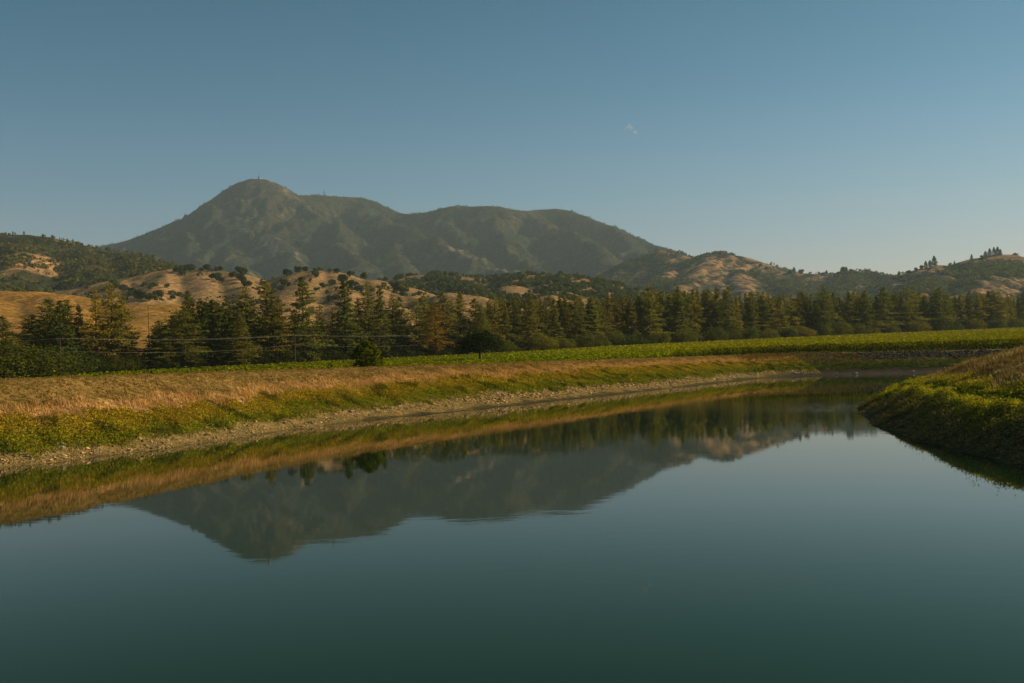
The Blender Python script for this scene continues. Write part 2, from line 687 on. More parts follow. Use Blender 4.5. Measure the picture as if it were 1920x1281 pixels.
vs = [bm.verts.new((x, y, 0.0)) for x, y in Wn]
fce = bm.faces.new(vs)
bmesh.ops.triangulate(bm, faces=[fce])
for f in bm.faces:
    if f.normal.z < 0:
        f.normal_flip()
me = bpy.data.meshes.new('water')
bm.to_mesh(me)
bm.free()
me.materials.append(M_WATER)
link('water', me, kind='structure')

# ------------------------------------------------------------------ hills and mountain
GOLD = C(.40, .235, .105)
GOLDD = C(.30, .19, .075)
CHAP = C(.034, .046, .022)
CHAPB = C(.090, .070, .030)
RED = C(.17, .105, .06)
ROCK = C(.30, .23, .17)


class Mass:
    def __init__(self, name, ridges, step, k, r0, margin, base, mat, colfn, gully=(300, 60, 400), fine=(30, 4), kp=None, side=None):
        self.k, self.r0, self.gully, self.fine = k, r0, gully, fine
        self.R = []
        for ri, rd in enumerate(ridges):
            pts = np.array([at(*p_) for p_ in rd])
            self.R.append(pts)
        allp = np.concatenate(self.R)
        x0, x1 = allp[:, 0].min() - margin, allp[:, 0].max() + margin
        y0, y1 = allp[:, 1].min() - margin * .6, allp[:, 1].max() + margin * .35
        if side is not None:
            x0, x1 = max(x0, side[0]), min(x1, side[1])
        self.ax = np.arange(x0, x1, step)
        self.ay = np.arange(y0, y1, step)
        self.step = step
        X, Y = np.meshgrid(self.ax, self.ay)
        self.base = base
        Z, edge = self.height(X, Y)
        self.Z = Z
        g = np.gradient(Z, step)
        self.slope = np.hypot(g[0], g[1])
        lap = -(np.gradient(g[0], step)[0] + np.gradient(g[1], step)[1])
        col = colfn(X, Y, Z, self.slope, lap, g)
        ny, nx = X.shape
        idx = np.arange(nx * ny).reshape(ny, nx)
        q = np.stack([idx[:-1, :-1], idx[:-1, 1:], idx[1:, 1:], idx[1:, :-1]], -1).reshape(-1, 4)
        gzp = ground_z(X, Y, False)
        ok = (Z > gzp - 6).ravel()[q].any(1)
        V = np.stack([X, Y, np.maximum(Z, gzp - 6)], -1).reshape(-1, 3)
        self.obj = sub_terrain(name, ok, mat, V, q, np.clip(col, .004, 1).reshape(-1, 3), kind='structure')

    def height(self, X, Y):
        wx = X + self.gully[0] * .35 * fbm(X / self.gully[0] / 1.7, Y / self.gully[0] / 1.7, 3, 31)
        wy = Y + self.gully[0] * .35 * fbm(X / self.gully[0] / 1.7, Y / self.gully[0] / 1.7, 3, 37)
        best = np.full(X.shape, -1e9)
        bd = np.full(X.shape, 1e9)
        # warp fades on the ridge lines so that skylines keep their place
        bri = np.zeros(X.shape, int)
        dmain = np.full(X.shape, 1e9)
        for rix, pts in enumerate(self.R):
            for i in range(len(pts) - 1):
                a, c = pts[i], pts[i + 1]
                dx, dy = c[0] - a[0], c[1] - a[1]
                L = math.hypot(dx, dy) + 1e-6

                def seg(x, y):
                    t = np.clip(((x - a[0]) * dx + (y - a[1]) * dy) / L ** 2, 0, 1)
                    d = np.hypot(x - a[0] - t * dx, y - a[1] - t * dy)
                    return t, d
                t, d0 = seg(X, Y)
                t2, d = seg(wx, wy)
                f = sstep(0, self.gully[0] * 1.2, d0)
                d = d0 * (1 - f) + d * f
                H = a[2] + (c[2] - a[2]) * t
                h = H - self.k * (np.sqrt(d * d + self.r0 ** 2) - self.r0)
                upd = h > best
                best = np.where(upd, h, best)
                bd = np.where(upd, d0, bd)
                bri = np.where(upd, rix, bri)
                if rix == 0:
                    dmain = np.minimum(dmain, d0)
        fade = sstep(0, self.gully[2], bd)
        fade = np.where(bri > 0, .45 + .55 * fade, fade) * sstep(.04 * self.gully[2], .6 * self.gully[2], dmain)
        G = self.gully
        gn = ridged(wx / G[0], wy / (G[0] * 1.3), 5, 41)
        best = best + fade * G[1] * (gn - 0.85)
        fine = fbm(X / self.fine[0], Y / self.fine[0], 4, 51, .6) * self.fine[1]
        best = best + fine * (0.15 + .85 * fade) - .2 * self.fine[1]
        return best, bd

    def z(self, x, y):
        fx = np.clip((np.asarray(x) - self.ax[0]) / self.step, 0, len(self.ax) - 1.001)
        fy = np.clip((np.asarray(y) - self.ay[0]) / self.step, 0, len(self.ay) - 1.001)
        i, j = fx.astype(int), fy.astype(int)
        u, v = fx - i, fy - j
        Z = self.Z
        return (Z[j, i] * (1 - u) * (1 - v) + Z[j, i + 1] * u * (1 - v) + Z[j + 1, i] * (1 - u) * v + Z[j + 1, i + 1] * u * v)

    def inside(self, x, y):
        return (x > self.ax[0]) & (x < self.ax[-1]) & (y > self.ay[0]) & (y < self.ay[-1])

    def hit(self, px, py):
        """first point of the mass on the sight line through pixel px, py"""
        D = np.linspace(max(self.ay[0], 50), self.ay[-1], 1500)
        d = fwd + (px - IMW / 2) / FPX * rgt - (py - IMH / 2) / FPX * upv
        P = EYE[None] + d[None] * (D / d[1])[:, None]
        ok = self.inside(P[:, 0], P[:, 1])
        zz = self.z(P[:, 0], P[:, 1])
        h = ok & (zz >= P[:, 2])
        if not h.any():
            # nearest approach (skyline)
            gap = np.where(ok, (P[:, 2] - zz) / D, 1e9)
            k = int(np.argmin(gap))
            return np.array([P[k, 0], P[k, 1], zz[k]])
        k = int(np.argmax(h))
        return np.array([P[k, 0], P[k, 1], zz[k]])


def col_mountain(X, Y, Z, S, lap, g):
    n = fbm(X / 420, Y / 420, 4, 61)
    n2 = fbm(X / 110, Y / 110, 4, 62)
    conv = sstep(-0.0015, 0.0035, lap + .0012 * n)
    c = lerp(CHAP * C(.85, 1.0, 1.1), CHAPB, conv * .35 + .5 * sstep(-.25, .5, n + .5 * n2))
    c = lerp(c, RED, sstep(700, 1200, Z) * .3 * sstep(-.3, .3, n2))
    rk = sstep(.34, .46, n2 + .25 * n) * sstep(.35, .7, S) * .7
    c = lerp(c, ROCK, rk * .45)
    sp = noise(X / 24, Y / 24, 66) + .8 * noise(X / 13.1, Y / 13.1, 67)
    c = c * (.80 + .36 * sp)[..., None]
    # pale cuts and slides that the photograph shows
    for pts, wd, st in (([(838, 447, 5400), (850, 456, 5300), (862, 461, 5240)], 15, .9), ([(925, 489, 4900), (950, 497, 4760), (975, 505, 4600)], 12, .7),
                        ([(862, 461, 5240), (900, 480, 5000), (925, 489, 4900)], 8, .4), ([(496, 452, 5600), (508, 458, 5500), (520, 466, 5400)], 20, .7),
                        ([(552, 462, 5400), (560, 478, 5250)], 16, .5), ([(624, 460, 5500), (628, 462, 5480)], 14, .5)):
        P_ = [at(*q) for q in pts]
        dd = np.full(X.shape, 1e9)
        for a_, b_ in zip(P_[:-1], P_[1:]):
            vx, vy = b_[0] - a_[0], b_[1] - a_[1]
            tt = np.clip(((X - a_[0]) * vx + (Y - a_[1]) * vy) / (vx * vx + vy * vy), 0, 1)
            dd = np.minimum(dd, np.hypot(X - a_[0] - tt * vx, Y - a_[1] - tt * vy))
        c = lerp(c, np.broadcast_to(ROCK * 1.2, c.shape), (1 - sstep(wd * .5, wd * 1.5, dd + 8 * n2)) * st)
    return c


def col_far_gold(X, Y, Z, S, lap, g):
    n = fbm(X / 260, Y / 260, 4, 71)
    n2 = fbm(X / 60, Y / 60, 4, 72)
    conv = sstep(-0.001, 0.004, lap)
    gold = sstep(.24, .36, n + .4 * (conv - .5) + .5 * n2) * .85
    c = lerp(lerp(CHAP, CHAPB, .3 + .5 * sstep(-.3, .3, n2)), GOLD, gold)
    return c


def col_dark_hill(X, Y, Z, S, lap, g):
    n = fbm(X / 160, Y / 160, 4, 81)
    n2 = fbm(X / 40, Y / 40, 4, 82)
    c = lerp(CHAP, CHAPB, sstep(-.4, .4, n))
    c = lerp(c, GOLD * .8, sstep(.22, .40, n2 + .4 * n) * .55)
    p0 = at(22, 491, 1800)
    c = lerp(c, np.broadcast_to(GOLD, c.shape), (1 - sstep(40, 80, np.hypot((X - p0[0]) * .8, (Y - p0[1]) * .35 + 30 * n2))))
    return c


def col_gold(X, Y, Z, S, lap, g):
    n = fbm(X / 90, Y / 90, 4, 91)
    n2 = fbm(X / 18, Y / 18, 4, 92)
    c = lerp(GOLDD, GOLD, sstep(-.4, .4, n + .4 * n2))
    c = lerp(c, C(.17, .125, .05), sstep(.002, .010, -lap) * .6)
    c = lerp(c, C(.20, .10, .05), sstep(.38, .55, n2) * .35)
    return c


def col_gold_near(X, Y, Z, S, lap, g):
    c = col_gold(X, Y, Z, S, lap, g)
    return c * C(1.12, .98, .5)


mountain = Mass('mountain', [
    [(60, 500, 7300), (180, 463, 7000), (240, 450, 6800), (290, 431, 6700), (335, 411, 6650), (360, 405, 6600), (380, 399, 6550), (388, 385, 6550), (405, 371, 6500),
     (430, 356, 6500), (455, 339, 6500), (470, 334, 6500), (495, 335, 6500), (515, 342, 6520), (540, 357, 6550), (557, 365, 6600), (600, 365, 6700), (640, 368, 6800),
     (675, 369, 6800), (695, 374, 6800), (720, 386, 6750), (745, 398, 6700), (765, 400, 6600), (800, 397, 6500), (830, 389, 6450), (855, 384, 6400), (885, 386, 6350), (915, 385, 6300),
     (935, 386, 6300), (960, 392, 6350), (985, 394, 6400), (1010, 392, 6500), (1040, 390, 6500), (1065, 393, 6450), (1090, 402, 6350), (1120, 414, 6200), (1145, 422, 6100),
     (1165, 432, 6000), (1190, 442, 5850), (1215, 456, 5700), (1240, 461, 5600), (1300, 482, 5300), (1400, 512, 5000), (1600, 545, 4800)],
    [(495, 336, 6500), (478, 380, 6150), (505, 430, 5750), (560, 480, 5200), (620, 520, 4700)],
    [(388, 386, 6550), (408, 430, 6000), (440, 480, 5300), (470, 520, 4700)],
    [(300, 428, 6650), (325, 460, 6050), (350, 500, 5300)],
    [(545, 360, 6550), (588, 394, 6200), (630, 407, 6000), (640, 450, 5500), (690, 500, 4900)],
    [(675, 369, 6800), (700, 395, 6400), (752, 420, 5900), (800, 434, 5600), (850, 456, 5300), (900, 480, 5000), (960, 500, 4700), (1010, 515, 4400)],
    [(752, 421, 5900), (740, 460, 5500), (760, 510, 4800)],
    [(925, 386, 6300), (935, 415, 5900), (950, 450, 5450), (985, 485, 5000), (1030, 515, 4500)],
    [(985, 394, 6400), (1030, 412, 6000), (1085, 436, 5600), (1125, 460, 5200), (1160, 490, 4800), (1180, 520, 4400)],
    [(840, 388, 6420), (850, 420, 6000), (870, 450, 5700)],
    [(1145, 422, 6100), (1190, 455, 5500), (1230, 490, 4900)],
], 13.0, 0.60, 20.0, 900, 30, M_MOUNTAIN, col_mountain, (330, 150, 330), (85, 26), side=(-3900, 2500))

hill_a = Mass('hill', [
    [(1150, 520, 4300), (1215, 492, 4100), (1245, 468, 3900), (1262, 474, 3850), (1290, 484, 3700), (1312, 486, 3600), (1330, 479, 3550), (1348, 475, 3500), (1375, 479, 3500), (1400, 490, 3500),
     (1440, 506, 3400), (1475, 514, 3300), (1505, 512, 3250), (1530, 514, 3200), (1560, 517, 3200), (1600, 511, 3150), (1618, 510, 3150), (1640, 517, 3150), (1662, 526, 3150), (1720, 540, 3200), (1900, 560, 3200)],
    [(1348, 475, 3500), (1322, 497, 3250), (1290, 515, 3000), (1270, 545, 2700)],
    [(1348, 475, 3500), (1372, 500, 3250), (1392, 525, 2950), (1400, 550, 2700)],
    [(1255, 474, 3870), (1265, 498, 3500), (1240, 522, 3150)],
    [(1475, 514, 3300), (1480, 530, 3000), (1490, 552, 2700)],
    [(1600, 511, 3150), (1590, 530, 2900), (1580, 552, 2600)],
], 8.0, 0.34, 25.0, 500, 30, M_HILLFAR, col_far_gold, (190, 38, 180), (34, 4))

hill_b = Mass('hill', [
    [(1560, 560, 2700), (1640, 538, 2700), (1675, 526, 2700), (1690, 518, 2650), (1706, 512, 2650), (1730, 503, 2600), (1760, 497, 2600), (1785, 499, 2600), (1805, 493, 2600), (1830, 484, 2600),
     (1860, 478, 2600), (1885, 477, 2600), (1920, 484, 2600), (1980, 497, 2650), (2080, 515, 2700), (2300, 540, 2800)],
    [(1870, 478, 2600), (1855, 505, 2350), (1830, 535, 2100), (1820, 555, 1900)],
    [(1760, 497, 2600), (1745, 520, 2350), (1725, 548, 2100)],
    [(1930, 486, 2600), (1950, 515, 2300), (1960, 545, 2000)],
], 7.0, 0.36, 22.0, 450, 30, M_HILLFAR, col_far_gold, (150, 30, 150), (30, 3.5), side=(500, 1750))

hill_dark = Mass('hill', [
    [(-500, 420, 2600), (-250, 430, 2450), (-80, 436, 2300), (0, 440, 2200), (50, 440, 2200), (85, 444, 2200), (115, 452, 2200), (150, 459, 2200), (190, 468, 2200),
     (225, 473, 2150), (250, 477, 2080), (275, 486, 2000), (300, 495, 1920), (335, 506, 1830), (380, 522, 1750), (450, 540, 1650)],
    [(50, 440, 2200), (40, 470, 1950), (30, 505, 1700), (20, 540, 1450)],
    [(150, 459, 2200), (165, 485, 1950), (190, 512, 1720), (225, 545, 1500)],
    [(250, 477, 2080), (262, 505, 1800), (280, 530, 1600)],
    [(-80, 436, 2300), (-100, 490, 1850), (-120, 540, 1500)],
], 6.0, 0.40, 22.0, 420, 30, M_HILLFAR, col_dark_hill, (140, 26, 140), (24, 3.5), side=(-1500, 200))

hill_wood = Mass('hill', [
    [(640, 548, 2000), (700, 535, 1950), (735, 524, 1900), (765, 518, 1900), (805, 514, 1880), (850, 517, 1850), (900, 521, 1850), (950, 521, 1850), (985, 516, 1800), (1030, 515, 1750),
     (1075, 520, 1750), (1110, 526, 1750), (1150, 537, 1750), (1200, 545, 1750), (1300, 556, 1800)],
    [(765, 518, 1900), (760, 535, 1650), (770, 552, 1450), (790, 570, 1250)],
    [(805, 514, 1880), (850, 530, 1600), (880, 545, 1400), (905, 570, 1200)],
    [(985, 516, 1800), (960, 532, 1600), (965, 548, 1420), (960, 570, 1250)],
    [(1030, 515, 1750), (1040, 532, 1550), (1045, 552, 1350)],
    [(1100, 525, 1750), (1110, 538, 1550), (1130, 555, 1400)],
], 5.0, 0.32, 16.0, 350, 30, M_HILL, col_gold, (110, 15, 100), (20, 2.0))

hill_gold = Mass('hill', [
    [(120, 545, 1500), (170, 535, 1500), (205, 527, 1500), (240, 521, 1500), (270, 515, 1500), (300, 508, 1500), (325, 504, 1500), (340, 507, 1500), (370, 505, 1480), (400, 507, 1470), (430, 509, 1450),
     (450, 515, 1450), (470, 523, 1430), (495, 527, 1400), (520, 523, 1400), (545, 515, 1400), (570, 509, 1400), (600, 507, 1400), (625, 509, 1400), (645, 515, 1400), (665, 525, 1400), (700, 524, 1380),
     (725, 530, 1380), (745, 542, 1380), (790, 560, 1350)],
    [(325, 504, 1500), (300, 528, 1300), (275, 552, 1120), (260, 580, 950)],
    [(370, 505, 1480), (392, 530, 1290), (385, 560, 1110), (380, 590, 950)],
    [(430, 509, 1450), (450, 535, 1250), (480, 558, 1120), (490, 590, 950)],
    [(240, 521, 1500), (225, 545, 1280), (200, 565, 1120)],
    [(600, 507, 1400), (570, 530, 1230), (545, 552, 1100), (530, 585, 950)],
    [(625, 509, 1400), (640, 535, 1220), (650, 560, 1080), (650, 590, 950)],
    [(700, 524, 1380), (705, 545, 1200), (720, 570, 1050), (730, 595, 930)],
    [(725, 530, 1380), (770, 548, 1250), (800, 556, 1150), (850, 546, 1120), (880, 552, 1100), (920, 575, 1050)],
    [(1000, 566, 1150), (1030, 551, 1150), (1055, 562, 1120)],
], 3.6, 0.36, 12.0, 260, 30, M_HILL, col_gold, (105, 12, 90), (17, 2.6))

hill_near = Mass('hill', [
    [(-450, 530, 1000), (-200, 538, 950), (-60, 544, 900), (0, 546, 880), (60, 547, 870), (110, 552, 860), (150, 560, 850), (190, 570, 830), (230, 574, 810), (270, 571, 800), (310, 570, 800),
     (340, 573, 790), (370, 582, 780), (430, 604, 760)],
    [(0, 546, 880), (-20, 590, 720), (-30, 640, 600)],
    [(110, 552, 860), (120, 590, 720), (120, 630, 620)],
    [(290, 570, 800), (290, 600, 690), (290, 640, 600)],
], 3.5, 0.30, 25.0, 220, 30, M_HILL, col_gold_near, (70, 4, 90), (14, 1.0), side=(-560, 200))


# ------------------------------------------------------------------ tree makers (shared meshes)
def conifer_mesh(seed, H=28.0, width=0.17, start=0.12, dens=1.0, ragged=0.3, top_sharp=1.0, size=0.62):
    r = np.random.default_rng(seed)
    V = []
    zs = start * H
    cents, norms, cols, szs = [], [], [], []
    lean = r.normal(size=2) * 0.006
    while zs < H * 0.995:
        f = (zs / H - start) / (1 - start)
        prof = (1 - f) ** (0.75 * top_sharp) * (0.72 + 0.5 * min(1, f * 4))
        L0 = H * width * prof * (1 + ragged * r.normal() * .5) + 0.35
        nb = int(4 + 3 * r.random())
        for b_ in range(nb):
            if r.random() < ragged * .35 * (1 - f * .6):
                continue
            ang = r.random() * 2 * math.pi
            L = L0 * (0.55 + 0.65 * r.random())
            droop = 0.25 * (1 - f) - 0.25 * f + r.normal() * .08
            n = max(2, int(L * 8.0 * dens))
            s = np.sqrt(r.random(n)) * L
            s = np.maximum(s, .25 * L * r.random(n))
            w = (0.12 + 0.22 * s / L * (1 - .3 * s / L)) * L * r.normal(size=n) * .55
            x = np.cos(ang) * s - np.sin(ang) * w
            y = np.sin(ang) * s + np.cos(ang) * w
            z = zs - droop * s + r.normal(size=n) * .16
            c_ = np.stack([x + lean[0] * zs, y + lean[1] * zs, z], 1)
            cents.append(c_)
            nn = r.normal(size=(n, 3)) * .65
            nn[:, 2] += 0.8
            norms.append(nn / np.linalg.norm(nn, axis=1, keepdims=True))
            br = 0.62 + .6 * r.random() + .25 * r.random(n)
            cc = np.stack([br * (0.95 + .25 * r.random(n)), br, br * (.85 + .2 * r.random(n))], 1)
            cols.append(cc)
            szs.append(size * (0.6 + .8 * r.random(n)) * (0.75 + .35 * (1 - f)))
        zs += (0.42 + .35 * r.random()) * (0.6 + .5 * (1 - f)) * (H / 28) ** .5
    v, f, c = cards(np.concatenate(cents), np.concatenate(szs), np.concatenate(norms), np.concatenate(cols), .62, r)
    crown = mesh_np('conifer_crown', v, f, M_CONIFER, c)
    hz = np.linspace(-0.8, H * .985, 9)
    pts = np.stack([lean[0] * hz, lean[1] * hz, hz], 1)
    tv, tf, tc = tube(pts, np.interp(hz, [0, H], [H * .0135, .04]), 6)
    trunk = mesh_np('conifer_trunk', tv, tf, M_BARK, tc, smooth=True)
    return trunk, crown, H


def broad_mesh(seed, H=12.0, Wd=12.0, clear=0.18, lobes=14, ncard=2600, size=0.55, flat=0.75, mat=None, squash=1.0):
    r = np.random.default_rng(seed)
    ch = H * (1 - clear)
    cents, norms, cols = [], [], []
    per = ncard // lobes
    limbs = []
    for i in range(lobes):
        a = i * 2.399 + r.random()
        q = math.sqrt((i + .5) / lobes)
        zf = 0.1 + 0.9 * (1 - q ** 2) * (0.75 + .25 * r.random()) if i % 3 else .25 * r.random() + .12
        cx, cy = math.cos(a) * q * Wd * .36, math.sin(a) * q * Wd * .36
        cz = H * clear + ch * (0.12 + .62 * zf)
        rr = np.array([Wd, Wd, ch * 1.15]) * (0.17 + .09 * r.random())
        rr[2] = min(rr[2], (H - cz) if H - cz > .8 else .8)
        d = rand_dirs(per, 0.25, r)
        rad = 0.62 + 0.42 * r.random((per, 1)) ** .6
        lump = 1 + .18 * np.sin(d[:, :1] * 7 + i) * np.cos(d[:, 1:2] * 6 + 2 * i)
        c_ = np.array([cx, cy, cz]) + d * rr * rad * lump
        cents.append(c_)
        nn = d + r.normal(size=(per, 3)) * .55
        norms.append(nn / np.linalg.norm(nn, axis=1, keepdims=True))
        br = (0.7 + .45 * r.random()) * (0.75 + .5 * r.random(per))
        cols.append(np.stack([br * (0.9 + .35 * r.random(per)), br, br * (.75 + .4 * r.random(per))], 1))
        limbs.append((cx, cy, cz))
    cents = np.concatenate(cents)
    cents[:, 2] = np.maximum(cents[:, 2], 0.05)
    v, f, c = cards(cents, size * (0.55 + .9 * r.random(len(cents))), np.concatenate(norms), np.concatenate(cols), .7, r)
    crown = mesh_np('leafy_crown', v, f, mat or M_BROAD, c)
    parts = []
    fork = H * (clear * .75 + .06)
    bend = r.normal(size=2) * H * .02
    tr = H * .028 + .04
    parts.append(tube(np.array([(0, 0, -.6), (bend[0] * .4, bend[1] * .4, fork * .5), (bend[0], bend[1], fork)]), [tr * 1.25, tr, tr * .9], 7))
    for (cx, cy, cz) in limbs[:7]:
        mid = np.array([cx * .45, cy * .45, fork + (cz - fork) * .55])
        parts.append(tube(np.array([(bend[0], bend[1], fork - .1), mid, (cx * .9, cy * .9, cz)]), [tr * .6, tr * .38, tr * .12], 5))
    tv, tf, tc = join(parts)
    trunk = mesh_np('leafy_trunk', tv, tf, M_BARK, tc, smooth=True)
    return trunk, crown, H


CON = [conifer_mesh(100, 28, .15, .10, 1.15, .25), conifer_mesh(101, 28, .17, .22, .8, .6), conifer_mesh(102, 28, .135, .06, 1.2, .3),
       conifer_mesh(103, 28, .19, .10, 1.0, .5), conifer_mesh(104, 28, .12, .30, .75, .7), conifer_mesh(105, 28, .16, .14, 1.0, .45, .8),
       conifer_mesh(106, 28, .20, .18, .9, .7, .7), conifer_mesh(107, 28, .14, .12, .65, .8)]
BRD = [broad_mesh(200 + i, 12, 12 + (i % 3), .12 + .05 * (i % 2), 15, 5000, .40) for i in range(4)]
BSH = [broad_mesh(220 + i, 7, 9, .0, 14, 6500, .22) for i in range(4)]
CRCOL = {'conifer': None}


def tree(name, meshes, loc, h, label, category, group=None, wscale=1.0, tint=(1, 1, 1), rz=None):
    trunk, crown, H = meshes
    root = link(name, None, label=label, category=category, group=group, loc=loc, rz=random.random() * 6.28 if rz is None else rz)
    s = h / H
    root.scale = (s * wscale, s * wscale, s)
    link('trunk', trunk, root)
    c = link('crown', crown, root)
    c.color = (*tint, 1)
    return root


def edge_depth(px):
    return float(np.interp(px, [-200, 0, 553, 960, 1400, 1920, 2100], [262, 285, 362, 440, 560, 720, 780]))


def tl_place(px, topy, off):
    D = edge_depth(px) + off
    p_ = at(px, topy, D)
    zb = float(plane_z(np.array([p_[0]]), np.array([p_[1]]))[0])
    return np.array([p_[0], p_[1], zb - .1]), p_[2] - zb


# --- conifers of the tree line that can be singled out
G_CON = 'conifers of the tree line beyond the vineyard'
named = [
    (93, 560, 22, 5, 1.5, 'pointed dark conifer, left of the three tops above the first power pole', (.75, .85, .9)),
    (114, 563, 14, 0, 1.5, 'dark full conifer directly above the left power pole', (.7, .8, .85)),
    (127, 561, 26, 3, 1.3, 'dark conifer top just right of the left power pole', (.75, .85, .9)),
    (147, 572, 20, 2, 1.2, 'shorter conifer with a rounded tip between the left pole and the sparse trio', (.9, .9, .9)),
    (60, 590, 25, 6, 1.4, 'ragged conifer behind the round bush at the left end', (.85, .9, .9)),
    (6, 592, 18, 5, 1.5, 'dark conifer cut by the left edge of the photo', (.8, .85, .8)),
    (178, 541, 18, 7, 1.1, 'thin brownish conifer, leftmost of the sparse sunlit trio', (1.5, 1.15, .8)),
    (206, 530, 20, 1, 1.3, 'tallest conifer of the sparse sunlit trio on the left', (1.4, 1.2, .85)),
    (228, 553, 16, 1, 1.15, 'shortest conifer of the sparse trio, its bare trunk against the golden hill', (1.25, 1.1, .85)),
    (345, 578, 8, 6, 1.5, 'broad spreading conifer left of the big round oak', (1.1, 1.05, .9)),
    (353, 545, 22, 0, 1.1, 'narrow conifer poking up left of the big round oak', (1.1, 1.05, .9)),
    (322, 590, 14, 3, 1.5, 'wide dark conifer right of the bare snag', (.9, .95, .95)),
    (300, 600, 10, 5, 1.5, 'low full conifer beside the bare snag', (.95, .95, .95)),
    (462, 534, 20, 1, 1.2, 'tall conifer with a dark trunk showing, right of the big round oak', (1.1, 1.05, .9)),
    (447, 585, 5, 3, 1.4, 'lower conifer in front, between the round oak and the tall pair', (1.15, 1.05, .9)),
    (497, 524, 18, 3, 1.15, 'tall pointed sunlit conifer, second peak right of the round oak', (1.2, 1.1, .9)),
    (520, 560, 14, 6, 1.3, 'ragged mid-height conifer left of the middle power pole', (1.25, 1.1, .8)),
    (566, 518, 12, 3, 1.25, 'tallest dark conifer, rising above the middle power pole', (.75, .85, .85)),
    (600, 572, 18, 7, 1.3, 'thin brownish conifer between the two tallest dark ones', (1.5, 1.15, .8)),
    (622, 575, 22, 7, 1.3, 'sparse brown-green conifer just left of the dark layered one', (1.4, 1.1, .8)),
    (646, 524, 14, 0, 1.35, 'dark layered conifer with wide whorls, behind the small round pine', (.72, .85, .85)),
    (671, 560, 20, 4, 1.2, 'slim bare-trunked conifer right of the dark layered one', (1.0, 1.0, .9)),
    (690, 530, 18, 1, 1.1, 'pointed conifer, left of the close pair over the small round pine', (1.15, 1.1, .9)),
    (713, 537, 16, 2, 1.1, 'dark conifer, right of the close pair over the small round pine', (.8, .9, .9)),
    (733, 550, 22, 7, 1.5, 'thin see-through conifer right of the close pair', (1.4, 1.15, .8)),
    (748, 556, 20, 5, 1.1, 'conifer left of the golden gap beside the pines', (1.1, 1.05, .9)),
    (778, 560, 14, 1, 1.35, 'feathery conifer right of the golden gap', (1.15, 1.1, .85)),
    (796, 551, 18, 7, 1.25, 'thin conifer left of the reddish one', (1.2, 1.1, .85)),
    (815, 566, 10, 6, 1.2, 'reddish brown dying conifer among green ones', (1.5, .98, .7)),
    (829, 547, 20, 5, 1.1, 'conifer behind the reddish dying one', (1.0, 1.0, .9)),
    (846, 562, 12, 4, 1.2, 'short open conifer left of the pointed one by the lone oak', (1.0, 1.0, .9)),
    (861, 547, 16, 0, 1.15, 'pointed conifer rising just left above the lone field oak', (1.0, 1.0, .9)),
    (890, 560, 14, 5, 1.4, 'full conifer straight above the lone field oak', (.95, 1.0, .9)),
    (900, 572, 6, 3, 1.4, 'lower conifer behind the right side of the lone field oak', (1.0, 1.0, .9)),
    (1543, 536, 5, 1, 1.5, 'tall open conifer standing clear above the line on the right', (.85, .95, .95)),
    (1620, 543, 6, 3, 1.4, 'broad conifer second from the left of the tall right-hand ones', (.95, 1.0, .9)),
    (1655, 538, 5, 5, 1.4, 'tall pointed conifer below the notch between the far hills', (.85, .95, .95)),
    (1700, 539, 8, 6, 1.3, 'ragged-topped conifer right of the notch in the far hills', (.95, 1.0, .95)),
    (1760, 540, 5, 6, 1.5, 'wide-topped tall conifer below the wooded crest of the far right hill', (.9, 1.0, .95)),
    (1590, 545, 8, 4, 1.3, 'narrow conifer between two broader ones right of centre right', (.95, .95, .9)),
    (1343, 538, 8, 4, 1.3, 'slim pole-like conifer, left of the two thin tops on the right of the line', (1, 1, .95)),
    (1365, 536, 6, 4, 1.3, 'slim pole-like conifer, right of the two thin tops on the right of the line', (.9, .95, .95)),
    (1215, 537, 8, 5, 1.4, 'rounded dark conifer where the golden foothills meet the line', (.95, 1, .95)),
    (1270, 537, 10, 0, 1.3, 'pointed conifer above the line under the far golden ridge patches', (.9, 1, .95)),
]
used = []
for (px, ty, off, var, ws, lab, tn) in named:
    loc, h = tl_place(px, ty, off)
    tree('conifer_tree', CON[var], loc, h, lab, 'conifer', G_CON, ws, tn)
    used.append(px)

LM = [(948, 'the green bush right of the lone oak'), (978, 'the small bush left of the yellowish tree'), (1015, 'the yellowish round tree'), (1055, 'the grey-green tree'),
      (1098, 'the third power pole'), (1127, 'the round tree left of the dark pair'), (1180, 'the very dark bush pair'), (1240, 'the olive tree'),
      (1285, 'the wide pale green tree'), (1340, 'the first full round tree of the bright rank'), (1403, 'the tree with a bare foot'),
      (1440, 'the olive round tree'), (1478, 'the dull green tree'), (1508, 'the bright yellow-green tree'), (1543, 'the tall open conifer on the right'), (1572, 'the flat-topped leafy tree'),
      (1607, 'the green tree left of the golden one'), (1636, 'the small golden green tree'), (1666, 'the grey-green round tree'), (1715, 'the broad yellowish tree'),
      (1757, 'the tallest leafy tree of the right rank'), (1790, 'the low green tree near the right end'), (1828, 'the pale round tree near the right end'),
      (1866, 'the second leafy tree from the right edge'), (1906, 'the leafy tree at the right edge')]
